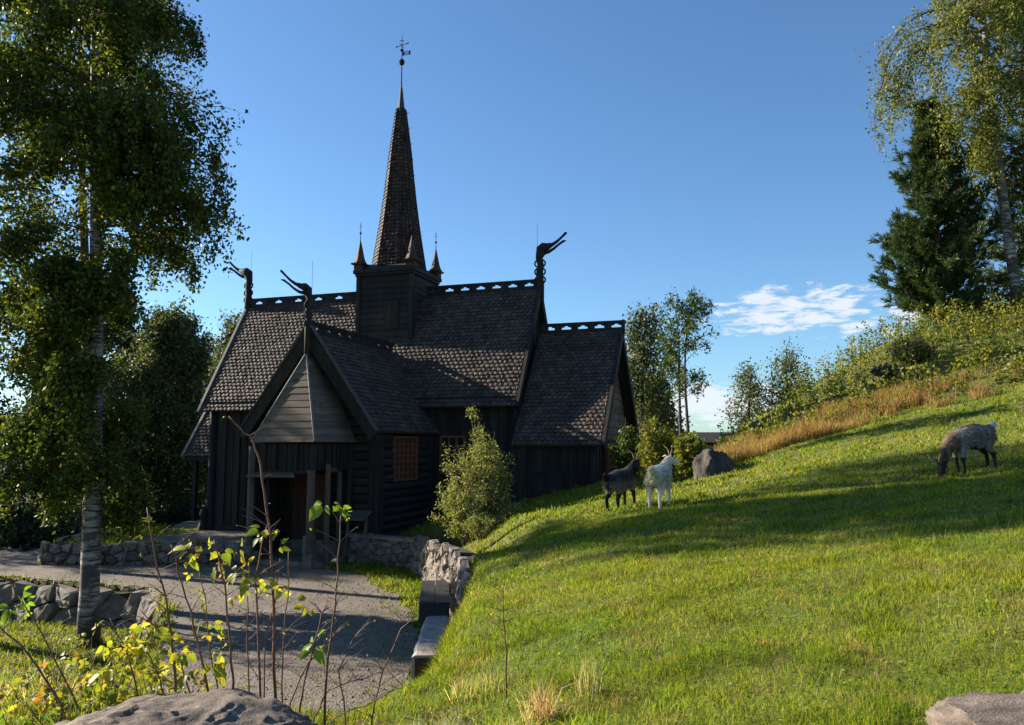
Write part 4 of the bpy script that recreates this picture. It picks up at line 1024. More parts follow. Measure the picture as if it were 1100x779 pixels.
# background trees left of and behind the church
for i, (x_, y_, z_, h_, rr_, lab, mt2, kw) in enumerate([
    (-16.5, 38, -3.2, 9.3, 2.8, 'tall weeping birch just left of the church roof against the sky', 'leaf_far', dict(strand=(.6, 1.8), per=24, nb=84, crown=(.05, 1.0))),
    (-21.5, 29.0, -3.6, 11.5, 3.0, 'shaded leafy tree behind the big birch trunk', 'leaf_birch', dict()),
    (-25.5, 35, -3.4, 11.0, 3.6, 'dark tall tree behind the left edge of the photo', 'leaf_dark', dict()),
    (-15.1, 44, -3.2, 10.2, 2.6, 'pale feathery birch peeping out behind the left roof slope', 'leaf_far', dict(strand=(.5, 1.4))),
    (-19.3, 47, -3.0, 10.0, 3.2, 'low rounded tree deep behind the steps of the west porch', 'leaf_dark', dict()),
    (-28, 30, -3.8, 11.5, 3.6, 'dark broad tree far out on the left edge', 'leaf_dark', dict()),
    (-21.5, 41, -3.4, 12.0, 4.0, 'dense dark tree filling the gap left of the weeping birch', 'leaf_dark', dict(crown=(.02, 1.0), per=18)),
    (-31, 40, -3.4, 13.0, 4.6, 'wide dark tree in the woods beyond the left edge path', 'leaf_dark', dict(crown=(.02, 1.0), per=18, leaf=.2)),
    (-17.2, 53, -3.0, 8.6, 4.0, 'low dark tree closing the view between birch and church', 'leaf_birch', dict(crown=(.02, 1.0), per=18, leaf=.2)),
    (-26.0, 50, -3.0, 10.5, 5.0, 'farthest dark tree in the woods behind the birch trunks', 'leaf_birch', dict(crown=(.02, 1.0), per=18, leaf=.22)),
    (5.9, 36, -2.8, 8.8, 1.7, 'tall weeping birch right behind the chancel gable', 'leaf_far', dict(strand=(.5, 1.6), per=12, leaf=.13, leafless=.25)),
    (7.0, 40, -2.8, 6.2, 1.5, 'shorter birch between the chancel birch and the rowan', 'leaf_far', dict(per=11)),
    (13.6, 46, -2.5, 7.0, 1.25, 'thin drooping birch, left one of the pair above the dry grass', 'leaf_far', dict(strand=(.6, 2.0), per=9, leafless=.45, nb=30, crown=(.50, .97), sub=6, leaf=.13, droop=1.3, rise=.9, wp=1.15)),
    (15.9, 46, -2.2, 7.4, 1.7, 'drooping birch, right one of the pair above the dry grass', 'leaf_far', dict(strand=(.6, 2.0), per=10, leafless=.4, nb=40, crown=(.45, .97), sub=6, leaf=.13, droop=1.3, rise=.9, wp=1.5)),
]):
    d_ = dict(per=15, leaf=.15, spread=.22, sub=6, nb=64, rise=.6, droop=.5, crown=(.12, 1.0), r0=.16); d_.update(kw); wp = d_.pop('wp', 0)
    tree('birch_tree' if 'birch' in lab else 'broadleaf_tree', (x_, y_, z_), h_, lab, 'trees behind the church', seed=30 + i, lmat=mt2,
         blen=(lambda f, a_, W_=wp: W_ * (.8 + .5 * math.sin(math.pi * f))) if wp else lobes(base=lambda f, R_=rr_: R_ * (.25 + .85 * math.sin(math.pi * min(1, (f * .78 + .16))) ** .8) * (1.12 - .42 * f)), bark='bark', **d_)
# rowan with two stems
zr_ = H(4.5, 21.3)
tree('rowan_tree', (4.52, 21.3, zr_ - .1), 4.55, 'slender twin-stemmed rowan standing behind the white goat', seed=51, r0=.055, lean=(-.02, 0), crown=(.46, 1.0), nb=54, trunks=2,
     blen=lobes((.62, 0, .15, .35), base=lambda f: .70 * math.sin(math.pi * min(1, max(0, (f - .36) / .74))) ** .6 + .1), rise=.75, droop=.3, per=7, leaf=.10, spread=.08, sub=4, strand=(.02, .12), wid=.34, lmat='leaf_rowan', bark='bark', wob=.10, hang=.2)


# right-hand trees on top of the bank
def pine(name, base, height, label, rad, seed, per=34, nb=120, lmat='needles', bare=.05):
    r = np.random.RandomState(seed); rt = root(name, base, label, 'tree', 'trees on top of the bank'); tb = MB(); bb = MB(); C = []; D = []
    tb.tube([(0.0, 0, -.5), (.05, 0, height * .3), (-.05, .05, height * .7), (0, 0, height)], [.16, .13, .07, .015], 10)
    for k in range(nb):
        f = bare + (1 - bare) * (k + r.uniform(0, 1)) / nb; z = f * height; az = r.uniform(0, 6.283)
        bl = rad(f) * r.uniform(.55, 1.12); p = np.array([0, 0, z]); el = -.12 + .65 * f; d = np.array([math.cos(az) * math.cos(el), math.sin(az) * math.cos(el), math.sin(el)]); pts = [p]
        for i in range(7):
            d = d + np.array([r.uniform(-.07, .07), r.uniform(-.07, .07), .085]); d /= np.linalg.norm(d); p = p + d * bl / 7; pts.append(p)
        pts = np.array(pts); bb.tube(pts, np.linspace(.03, .008, 8), 5, cap=False)
        for s in range(int(5 + bl * 6)):
            t_ = r.uniform(.08, 1.0); i = min(6, int(t_ * 7)); q = pts[i] + (pts[i + 1] - pts[i]) * (t_ * 7 - i); bd = (pts[i + 1] - pts[i]); bd /= np.linalg.norm(bd)
            sd_ = bd * .8 + rand_dirs(r, 1)[0] * .75 + np.array([0, 0, .35]); sd_ /= np.linalg.norm(sd_); L_ = r.uniform(.18, .5)
            tt = r.uniform(0.1, 1, per)[:, None]; C.append(q + sd_ * L_ * tt); dv = sd_ * .9 + rand_dirs(r, per) * .75; D.append(dv / np.linalg.norm(dv, axis=1, keepdims=True))
    tb.build('trunk', M['pinebark'], rt, True); bb.build('branches', M['pinebark'], rt)
    C = np.concatenate(C); D = np.concatenate(D); n = len(C); ln = r.uniform(.12, .23, n)
    V, F = quads(C + D * ln[:, None] * .5, rand_dirs(r, n), D, ln, ln * .15); link('crown', np_mesh('crown', V, F), M[lmat], rt)
    return rt


zp = H(14.9, 27)
pine('pine_tree', (14.55, 27, zp - .2), 7.8, 'dense dark green young pine on the crest of the bank', lambda f: 2.55 * (1 - f) ** .85 * (.62 + .4 * min(1, f * 4)) + .12, 61, nb=270, per=46)
pine('pine_tree', (19.0, 28.5, H(19, 28.5)), 17, 'tall dark conifer cropped by the right edge of the photo', lambda f: 2.3 * (1 - f) ** .6 + .3, 62, nb=200, per=34)
tree('birch_tree', (16.3, 25.6, H(16.3, 25.6) - .1), 15, 'tall pale-leaved birch with white stem behind the pine on the bank', 'trees on top of the bank', seed=63, r0=.17, lean=(-.05, .02), crown=(.34, 1.0), nb=72,
     blen=lobes((.60, math.pi, .10, 2.9), (.8, 3.3, .12, 1.0), base=lambda f: .9 + 1.3 * math.sin(math.pi * f) ** 2), rise=.5, droop=.9, per=28, leaf=.09, spread=.11, strand=(.5, 1.6), sub=10, leafless=.3, lmat='leaf_birch_light')
tree('birch_tree', (18.4, 25.6, H(18.4, 25.6) - .1), 9, 'small leafy birch under the right edge trees on the bank', 'trees on top of the bank', seed=64, r0=.1, crown=(.1, 1.0), nb=60,
     blen=lobes(base=lambda f: 1.7 * math.sin(math.pi * min(1, f + .1)) + .2), rise=.5, droop=.6, per=15, leaf=.10, spread=.15, sub=6, lmat='leaf_birch')


# ------------------------------------------------------------------ bushes
def bush(name, base, size, label, lmat, seed=0, n=9000, leaf=.05, stems=40, wid=.4, group=None, cat='bush', top=0.5, hang=-.3, clump=60):
    """upright bush: many stems from the base, leaves in clumps along them"""
    r = np.random.RandomState(seed); rt = root(name, base, label, cat, group); sb = MB(); C = []
    w, dpt, h = size
    per = max(1, n // (stems * 7))
    for k in range(stems):
        a = r.uniform(0, 6.283); rr = r.uniform(0, 1) ** .55; hh = h * (1 - top * rr ** 1.6) * r.uniform(.72, 1.0)
        tip = np.array([math.cos(a) * rr * w * .5, math.sin(a) * rr * dpt * .5, hh]); b0 = np.array([math.cos(a) * rr * w * .16, math.sin(a) * rr * dpt * .16, -.05]); t = np.linspace(0, 1, 7)[:, None]
        pts = b0 + (tip - b0) * np.concatenate([t ** 1.25, t ** 1.25, t], 1) + r.normal(size=(7, 3)) * .03; sb.tube(pts, np.linspace(.014, .003, 7) * (1 + h * .15), 4, cap=False)
        for s in range(7):
            f = r.uniform(.12, 1.0) ** .8; i = min(5, int(f * 6)); c = pts[i] + (pts[i + 1] - pts[i]) * (f * 6 - i); tw_ = rand_dirs(r, 1)[0] * r.uniform(.1, .32) * (.4 + .6 * h / 2) * (1.15 - .75 * f); tw_[2] = abs(tw_[2]) * .8
            sb.tube([c, c + tw_], [.005, .002], 3, cap=False); tt = r.uniform(.1, 1.05, per)[:, None]; C.append(c + tw_ * tt + r.normal(size=(per, 3)) * .055 * (.5 + h * .25))
    sb.build('stems', M['twig'], rt); C = np.concatenate(C); leaves_mesh('foliage', C, lmat, rt, r, leaf, hang, wid); return rt


zb2 = H(-.95, 19.6)
bush('willow_bush', (-.82, 19.6, zb2 - .1), (2.45, 2.0, 3.3), 'pale green willow bush in front of the nave, behind the slab wall', 'leaf_willow', 71, n=25000, leaf=.07, stems=72, wid=.34, top=.80)
bush('grass_clump', (-.62, 18.6, H(-.62, 18.6)), (1.5, .9, .55), 'low grey-green bushy growth at the willow foot above the slab wall', 'leaf_willow', 72, n=5000, leaf=.06, stems=40, wid=.2, cat='shrub')
bush('leafy_bush', (3.75, 20.9, H(3.75, 20.9)), (1.5, 1.2, 1.9), 'leafy bush between the dark goat and the rowan stems', 'leaf_bank', 73, n=5200, leaf=.085, stems=40, wid=.6)
bush('leafy_bush', (4.45, 20.2, H(4.45, 20.2)), (1.0, 1.0, 1.3), 'lower bush with a few yellow leaves behind the white goat head', 'leaf_bank', 74, n=5000, leaf=.08, stems=40, wid=.6)
bush('leafy_bush', (3.2, 22.2, H(3.2, 22.2)), (.9, .9, 1.9), 'sapling bush leaning on the chancel corner', 'leaf_rowan', 75, n=3500, leaf=.09, stems=22, wid=.6)
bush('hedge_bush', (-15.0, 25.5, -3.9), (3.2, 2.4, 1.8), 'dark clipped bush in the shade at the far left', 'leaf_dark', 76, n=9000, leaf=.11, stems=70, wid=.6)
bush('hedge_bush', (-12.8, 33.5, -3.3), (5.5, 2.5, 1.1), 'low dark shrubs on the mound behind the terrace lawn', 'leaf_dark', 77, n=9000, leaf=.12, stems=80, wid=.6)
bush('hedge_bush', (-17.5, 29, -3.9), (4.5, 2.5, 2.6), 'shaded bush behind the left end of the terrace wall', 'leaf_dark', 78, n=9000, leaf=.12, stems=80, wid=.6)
bush('juniper_bush', (11.9, 23.9, H(11.9, 23.9)), (1.5, 1.3, 1.0), 'dark juniper on the crest left of the pine', 'leaf_dark', 79, n=7000, leaf=.07, stems=60, wid=.25)


# bank undergrowth (stuff) : leafy saplings and dry grass
def scatter(n, poly, r):
    P = np.array(poly); lo, hi = P.min(0), P.max(0); out = []
    c = 0
    while c < n:
        q = r.uniform(lo, hi, (n * 2, 2)); k = poly_sd(q[:, 0], q[:, 1], poly) > 0; out.append(q[k]); c += k.sum()
    return np.concatenate(out)[:n]


r = np.random.RandomState(5)
BANK = [(5.6, 21.6), (7.6, 21.4), (10.5, 20.9), (12.6, 20.2), (15, 19.2), (26, 15), (30, 30), (14, 31), (9.5, 26.5), (6.2, 24.5)]
Q = scatter(2600, BANK, r); hz = hgt(Q[:, 0], Q[:, 1]); L = []; sbm = MB()
for (x_, y_), z_ in zip(Q, hz):
    hgt_s = r.uniform(.35, 1.0) * (1.25 if r.uniform() < .12 else 1) * (.6 + .4 * min(1, max(0, (y_ - 21.3 + .1 * (x_ - 8)) / 2)))
    tip = np.array([x_ + r.uniform(-.15, .15), y_ + r.uniform(-.15, .15), z_ + hgt_s]); b0 = np.array([x_, y_, z_ - .05]); sbm.tube([b0, tip], [.008, .003], 3, cap=False)
    k = 22; t = r.uniform(.2, 1.05, k)[:, None]; L.append(b0 + (tip - b0) * t + r.normal(size=(k, 3)) * np.array([.13, .13, .05]) * (1.15 - .6 * t))
L = np.concatenate(L)
o = leaves_mesh('undergrowth', L, 'leaf_bank', None, r, .085, -.2, .62); tag(o, kind='stuff')
o = sbm.build('undergrowth_stems', M['twig']); tag(o, kind='stuff')


# ------------------------------------------------------------------ grass
def blades(name, x, y, h, w, tint, r, lean=.5, seg=2, droop=.6, z=None):
    n = len(x); z = hgt(x, y) - .01 if z is None else z
    a = r.uniform(0, 2 * np.pi, n); b = r.uniform(0, 2 * np.pi, n); ld = np.stack([np.cos(a), np.sin(a), np.zeros(n)], 1); sd_ = np.stack([np.cos(b), np.sin(b), np.zeros(n)], 1)
    P = np.stack([x, y, z], 1); h = h[:, None]; w = w[:, None]; k = r.uniform(.1, 1, (n, 1)) * lean
    up = np.array([0, 0, 1.0]); m1 = P + up * h * .55 + ld * h * k * .35; tp = P + up * h * (1 - k * .35) + ld * h * k * 1.0
    V = np.stack([P - sd_ * w * .5, P + sd_ * w * .5, m1 + sd_ * w * .38, m1 - sd_ * w * .38, tp], 1).reshape(-1, 3)
    i = np.arange(n)[:, None] * 5; F4 = i + np.array([[0, 1, 2, 3]]); F3 = i + np.array([[3, 2, 4]])
    return np_mesh(name, V, [F4, F3], np.repeat(tint, 5, 0))


def wedge(n, r0, r1, r, half=50, cx=0):
    rr = np.sqrt(r.uniform(r0 * r0, r1 * r1, n)); a = np.radians(r.uniform(-half, half, n)); return rr * np.sin(a) + cx, rr * np.cos(a)


def grass_tint(x, y, r):
    n = len(x); q = (vnoise(x, y, 1.1, 11) * .5 + .5)[:, None]; q2 = (vnoise(x, y, 4.3, 21) * .5 + .5)[:, None]; u = r.uniform(0, 1, (n, 1)); s = r.uniform(.7, 1.25, (n, 1))
    g1, g2, g3 = np.array([.155, .25, .015]), np.array([.35, .375, .030]), np.array([.46, .34, .12]); g4 = np.array([.055, .12, .010])
    c = g1 * (1 - q) + g2 * q; c = np.where(u < .05 + .50 * np.clip((q2 - .62) * 4, 0, 1), g3 * .9, c); c = np.where(u > .88 - .15 * q, g4, c); return c * s


r = np.random.RandomState(9); X_, Y_, Hh, Ww, Tn = [], [], [], [], []
for (n, r0, r1, hh, ww) in [(230000, 2.2, 5.5, .056, .0036), (300000, 5.5, 9.5, .056, .0050), (210000, 9.5, 15, .058, .010), (150000, 15, 24, .075, .020), (60000, 24, 40, .10, .04)]:
    x, y = wedge(n, r0, r1, r, 56)
    ok = ~is_path(x, y) | ((r.uniform(0, 1, n) < .10) & (poly_sd(x, y, MEAD) > -1.6)); dm = poly_sd(x, y, MEAD); ok &= ~((poly_sd(x, y, [cw(-14, 2)[:2], cw(2.6, 2.7)[:2], cw(2.6, -3)[:2], cw(-14, -3)[:2]]) > 0) | (poly_sd(x, y, [cw(-6.8, 7.7)[:2], cw(-3.0, 7.7)[:2], cw(-3, 1)[:2], cw(-6.8, 1)[:2]]) > 0))
    x, y = x[ok], y[ok]; n = len(x); cl = vnoise(x, y, 3.7, 31); lo = dm[ok] < -.15
    h_ = hh * r.uniform(.5, 1.35, n) * (1 + .9 * np.maximum(0, cl) ** 1.5 + .9 * np.maximum(0, vnoise(x, y, 9.0, 33) - .35)) * np.where(lo, 1.5, 1.0); keep = r.uniform(0, 1, n) < (.72 + .35 * cl)
    X_.append(x[keep]); Y_.append(y[keep]); Hh.append(h_[keep]); Ww.append((ww * r.uniform(.6, 1.4, n))[keep]); t = grass_tint(x, y, r)
    low = (lo & (dm[ok] < -1.2) & (y < 22))[:, None]; t = np.where(low, t * np.array([.9, .85, .9]), t); t = t * (1 - .38 * np.clip(-vnoise(x, y, 5.5, 35) * 1.6, 0, 1))[:, None]; Tn.append(t[keep])
x, y = wedge(9000, 3, 12, r, 56); ok = (~is_path(x, y)) & (vnoise(x, y, 1.6, 61) + r.uniform(-.5, .5, 9000) > .1); x, y = x[ok], y[ok]; n = len(x); X_.append(x); Y_.append(y); Hh.append(r.uniform(.06, .17, n)); Ww.append(r.uniform(.0018, .0035, n)); Tn.append(np.array([.55, .44, .24]) * r.uniform(.6, 1.15, (n, 1)))
x, y, h_, w_, t_ = map(np.concatenate, (X_, Y_, Hh, Ww, Tn))
tag(link('grass', blades('grass', x, y, h_, w_, t_, r, lean=1.35), M['grass']), kind='stuff')

# dry red-brown grass at the foot of the bank, thin and patchy, mixed with green
DRY = [(5.4, 20.7), (7.4, 20.75), (10.5, 20.2), (12.6, 19.6), (13.2, 20.6), (10.8, 21.9), (8.2, 23.0), (6.6, 24.0), (5.3, 22.4)]
Q = scatter(42000, DRY, r); vv = vnoise(Q[:, 0], Q[:, 1], 1.9, 41) + .35 * vnoise(Q[:, 0], Q[:, 1], 6.0, 42); Q = Q[vv + r.uniform(-.35, .35, len(Q)) > -.10 + .10 * (Q[:, 0] - 8)]; n = len(Q)
tt = np.array([.42, .23, .11]) * r.uniform(.5, 1.25, (n, 1)); u_ = r.uniform(0, 1, (n, 1)); tt = np.where(u_ < .25, np.array([.46, .38, .19]), tt); tt = np.where(u_ > .80, np.array([.17, .19, .04]), tt)
tag(link('dry_grass', blades('dry_grass', Q[:, 0], Q[:, 1], r.uniform(.12, .55, n) * (1 + .5 * vnoise(Q[:, 0], Q[:, 1], 3.0, 43)), r.uniform(.006, .014, n), tt, r, lean=.9), M['grass']), kind='stuff')


# ------------------------------------------------------------------ far shed behind the boulder
sx_, sy_ = 12.2, 50.0
g = root('shed', (sx_, sy_, H(sx_, sy_)), 'low dark timber shed far behind the boulder', 'shed', rz=R(-6)); zs = g.location.z
mb = MB(); mb.box(-3.2, 3.2, -1.8, 1.8, -.3, .35 - zs); mb.build('wall', M['shed'], g)
mb = MB()
for k in range(5): mb.box(-3.0 + k * 1.5, -2.92 + k * 1.5, -1.84, -1.79, 0, .35 - zs)
mb.build('batten', M['shed'], g)
mb = MB(); mb.prism([(-3.5, -2.1, .28 - zs), (-3.5, 0, .92 - zs), (-3.5, 2.1, .28 - zs), (-3.5, 0, .80 - zs)], (7, 0, 0)); mb.build('roof', M['shed'], g)
mb = MB(); mb.box(-1.05, -.85, -1.9, -1.82, -.3, .35 - zs); mb.build('pale_post', M['edge'], g)
pine('spruce_tree', (13.6, 47, H(13.6, 47)), 2.0 - H(13.6, 47) - .2, 'tiny dark spruce top rising above the far shed', lambda f: .55 * (1 - f) + .05, 66, per=12, nb=50)


# ------------------------------------------------------------------ goats
def goat(loc, head_xy, label, tint, seed=0, pose='stand', scale=1.0, horn=True, head_turn=0.0, neck=.0, legs=(0, 0, 0, 0)):
    r = np.random.RandomState(seed); hx = math.atan2(head_xy[1], head_xy[0]); c, s_ = math.cos(hx), math.sin(hx)
    z0 = H(loc[0], loc[1]); dzf = H(loc[0] + .22 * c, loc[1] + .22 * s_) - H(loc[0] - .38 * c, loc[1] - .38 * s_); pitch = math.atan2(dzf, .6)
    rt = bpy.data.objects.new('goat', None); COL.objects.link(rt); rt.location = (loc[0], loc[1], z0 - .03); rt.rotation_mode = 'XYZ'; rt.rotation_euler = (0, -pitch, hx); rt.scale = (scale,) * 3
    tag(rt, label, 'goat', 'goats grazing on the meadow')
    vs, rad, ed = [], [], []
    def add(p, rr, parent=None):
        vs.append(p); rad.append(rr if isinstance(rr, tuple) else (rr, rr))
        if parent is not None: ed.append((parent, len(vs) - 1))
        return len(vs) - 1
    pel = add((-.34, 0, .58), (.135, .15)); mid = add((-.12, 0, .56), (.155, .175), pel); ch = add((.14, 0, .57), (.14, .165), mid)
    rump = add((-.47, 0, .57), (.09, .11), pel)
    t1 = add((-.54, 0, .66), .03, rump); t2 = add((-.60, 0, .70), .03, t1); add((-.63, 0, .66), .018, t2)
    if pose == 'stand':
        n0 = add((.29, 0, .66), (.095, .115), ch); n1 = add((.40, .02 * neck, .73), (.072, .085), n0); hd = (.47, .05 * neck, .81)
        fd = Vector((math.cos(head_turn), math.sin(head_turn), -.38)).normalized()
    else:
        n0 = add((.30, 0, .54), (.095, .11), ch); n1 = add((.44, 0, .38), (.065, .075), n0); hd = (.55, .03, .24)
        fd = Vector((.32 * math.cos(head_turn), .32 * math.sin(head_turn), -.95)).normalized()
    hd = Vector(hd); h0 = add(tuple(hd), (.062, .068), n1); h1 = add(tuple(hd + fd * .09), (.052, .056), h0); h2 = add(tuple(hd + fd * .19), (.034, .036), h1); add(tuple(hd + fd * .225), (.028, .03), h2)
    for k, (sy, front) in enumerate(((1, 1), (-1, 1), (1, 0), (-1, 0))):
        o_ = legs[k]
        if front:
            a = add((.17, sy * .085, .46), (.06, .07), ch); b_ = add((.17 + o_ * .4, sy * .09, .34), .042, a); c_ = add((.19 + o_ * .8, sy * .09, .21), .029, b_); d_ = add((.19 + o_, sy * .09, .05), .021, c_); add((.205 + o_, sy * .09, .0), .027, d_)
        else:
            a = add((-.35, sy * .09, .47), (.075, .095), pel); b_ = add((-.29 + o_ * .4, sy * .10, .36), .058, a); c_ = add((-.42 + o_ * .8, sy * .095, .23), .030, b_); d_ = add((-.40 + o_, sy * .095, .05), .022, c_); add((-.38 + o_, sy * .095, .0), .028, d_)
    ud = add((-.24, 0, .40), (.07, .075), mid)
    me = bpy.data.meshes.new('body_cage'); me.from_pydata(vs, ed, []); me.update()
    o = bpy.data.objects.new('body', me); COL.objects.link(o)
    md = o.modifiers.new('skin', 'SKIN'); sv = me.skin_vertices[0].data
    for i, rr in enumerate(rad): sv[i].radius = (rr[0] * 1.22, rr[1] * 1.24) if i < 4 else (rr[0] * 1.12, rr[1] * 1.12)
    sv[0].use_root = True; md.branch_smoothing = .6
    sb_ = o.modifiers.new('sub', 'SUBSURF'); sb_.levels = 2; sb_.render_levels = 2
    bpy.context.view_layer.update(); dg = bpy.context.evaluated_depsgraph_get(); nm = bpy.data.meshes.new_from_object(o.evaluated_get(dg)); o.modifiers.clear(); o.data = nm
    n = len(nm.vertices); co = np.empty(n * 3); nm.vertices.foreach_get('co', co); co = co.reshape(-1, 3)
    T = tint(co, r); a = nm.attributes.new('tint', 'FLOAT_COLOR', 'POINT'); a.data.foreach_set('color', np.concatenate([T, np.ones((n, 1))], 1).astype(np.float32).ravel())
    nm.materials.append(M['hide']); nm.polygons.foreach_set('use_smooth', np.ones(len(nm.polygons), bool)); o.parent = rt
    # coat
    pc = np.array([p.center[:] for p in nm.polygons]); pn = np.array([p.normal[:] for p in nm.polygons]); pa = np.array([p.area for p in nm.polygons])
    k = r.choice(len(pc), 9000, p=pa / pa.sum()); P = pc[k] + r.normal(size=(9000, 3)) * .006; Nn = pn[k]; torso = np.clip((P[:, 2] - .28) / .2, 0, 1) * (np.abs(P[:, 0] + .1) < .5)
    D = Nn * .35 + np.array([-.35, 0, -.75]) + r.normal(size=P.shape) * .22; D /= np.linalg.norm(D, axis=1, keepdims=True); ln = (.018 + .058 * torso) * r.uniform(.6, 1.2, 9000)
    Vq, Fq = quads(P + D * ln[:, None] * .45, rand_dirs(r, 9000) * .4 + Nn, D, ln, ln * .16 + .002)
    link('coat', np_mesh('coat', Vq, Fq, np.repeat(tint(P, r) * r.uniform(.75, 1.25, (9000, 1)), 4, 0)), M['fur'], rt)
    side = fd.cross(Vector((0, 0, 1))).normalized(); up = side.cross(fd).normalized()
    for sgn in (-1, 1):
        mb = MB(); b0 = hd + side * sgn * .045 + up * .04 - fd * .01; mb.tube([b0, b0 + side * sgn * .045 + up * .005 - fd * .02, b0 + side * sgn * .095 - up * .02 - fd * .03], [.016, .026, .004], 8, flat=(1, .5)); e = mb.build('ear', M['hide'], rt, True)
        na = len(e.data.vertices); cc = tint(np.array([hd] * na), r); at = e.data.attributes.new('tint', 'FLOAT_COLOR', 'POINT'); at.data.foreach_set('color', np.concatenate([cc * .8, np.ones((na, 1))], 1).astype(np.float32).ravel())
        if horn:
            mb = MB(); b0 = hd + side * sgn * .022 + up * .055 + fd * .02
            mb.tube([b0, b0 + up * .06 + side * sgn * .015 - fd * .015, b0 + up * .12 + side * sgn * .05 - fd * .05, b0 + up * .15 + side * sgn * .09 - fd * .11], [.016, .0135, .010, .003], 8); mb.build('horn', M['horn'], rt, True)
        mb = MB(); q = hd + fd * .07 + side * sgn * .047 + up * .018; mb.tube([q - side * sgn * .008, q + side * sgn * .004, q + side * sgn * .007], [.010, .009, .002], 8); mb.build('eye', M['iron'], rt, True)
    return rt


def t_white(P, r): 
    c = np.tile(np.array([.74, .66, .54]), (len(P), 1)); low = np.clip((.30 - P[:, 2]) / .3, 0, 1)[:, None]; ud = (np.hypot(P[:, 0] + .26, P[:, 1]) < .09) & (P[:, 2] < .42); c = c * (1 - low * .15); c[ud] = (.62, .40, .30); return c


def t_dark(P, r):
    k = np.clip((P[:, 2] - .50) / .12, 0, 1)[:, None]; side = np.array([.26, .235, .20]); top = np.array([.055, .052, .052]); c = side * (1 - k) + top * k
    blk = (P[:, 2] < .33) | (P[:, 0] > .24) | ((np.abs(P[:, 1]) < .035) & (P[:, 0] < -.4)); c[blk] = (.022, .020, .019); return c


def t_brown(P, r):
    c = np.tile(np.array([.25, .22, .195]), (len(P), 1)); st = (np.sin(P[:, 0] * 17 + P[:, 2] * 4) > .2)[:, None]; c = np.where(st, c * np.array([1.05, .86, .74]), c * 1.1)
    neck = (P[:, 0] > .24); c[neck] = (.20, .13, .085); c[(P[:, 0] > .46) & (P[:, 2] < .45)] = (.05, .04, .035); c[P[:, 2] < .27] = (.03, .025, .022); c[(P[:, 2] < .44) & (np.abs(P[:, 1]) < .09) & (P[:, 0] < .1)] = (.02, .018, .017)  # near-black underside: belly and udder shadow put into the coat colour
    c[(P[:, 2] > .70)] = (.10, .075, .06); c[(P[:, 0] < -.50)] = (.62, .60, .57); c[(P[:, 0] < -.40) & (np.abs(P[:, 1]) < .06) & (P[:, 2] < .56)] = (.03, .025, .022); return c


goat((2.78, 15.2), (.42, .91), 'white horned goat seen from behind in full sun on the meadow', t_white, 1, scale=1.10, head_turn=-.75, neck=-.5, legs=(.05, -.02, .03, -.04))
goat((2.22, 16.1), (.62, .78), 'dark grey and black goat with its head in the leafy bush', t_dark, 2, scale=1.08, head_turn=.1, legs=(-.02, .03, -.03, .05))
goat((7.78, 13.75), (-.96, -.28), 'brown-grey goat with white tail grazing in the shadow band on the slope', t_brown, 3, pose='graze', scale=1.10, head_turn=.2, legs=(.03, -.03, .04, -.03), horn=True)


# ------------------------------------------------------------------ foreground plants
TH_ = R(6.0)
def at(px, py, Y):
    a = (px - 550) / 865; b = (389.5 - py) / 865; d = Vector((a, math.cos(TH_) - b * math.sin(TH_), math.sin(TH_) + b * math.cos(TH_))); return d * (Y / d.y)


def lobed_leaves(name, specs, mat, parent, r, origin):
    """three-lobed raspberry leaves; specs = (position, size)"""
    V, F = [], []
    prof = [(.0, 0.0), (.10, .16), (.20, .27), (.27, .25), (.38, .33), (.46, .29), (.58, .29), (.66, .22), (.78, .17), (.86, .09), (1.0, 0.0)]
    for p, sz in specs:
        d0 = rand_dirs(r, 1)[0]; d0[2] -= .75; d0 /= np.linalg.norm(d0); n0 = rand_dirs(r, 1)[0] * .8 + np.array([0, -.7, .7]); s0 = np.cross(d0, n0); s0 /= np.linalg.norm(s0); n0 = np.cross(s0, d0); o = np.array(p) - np.array(origin)
        for ang, sc, off in ((0, .72, .22), (1.05, .52, .16), (-1.05, .52, .16)) if sz > .022 else ((0, 1, 0),):
            d = d0 * math.cos(ang) + s0 * math.sin(ang) + rand_dirs(r, 1)[0] * .22; d /= np.linalg.norm(d); s_ = np.cross(d, n0 + rand_dirs(r, 1)[0] * .35); s_ /= np.linalg.norm(s_); n = np.cross(s_, d); L_ = sz * sc * r.uniform(.8, 1.15); b = o + d * sz * off; curl = r.uniform(.1, .5); b0 = len(V); w = r.uniform(.8, 1.15)
            for t, ww in prof:
                mid = b + d * L_ * t - n * L_ * curl * t * t
                V += [mid - s_ * L_ * ww * w + n * L_ * ww * .35, mid, mid + s_ * L_ * ww * w + n * L_ * ww * .35]
            for i in range(len(prof) - 1):
                q = b0 + i * 3; F += [(q, q + 1, q + 4, q + 3), (q + 1, q + 2, q + 5, q + 4)]
    me = np_mesh(name, np.array(V), np.array(F)); return link(name, me, M[mat], parent)


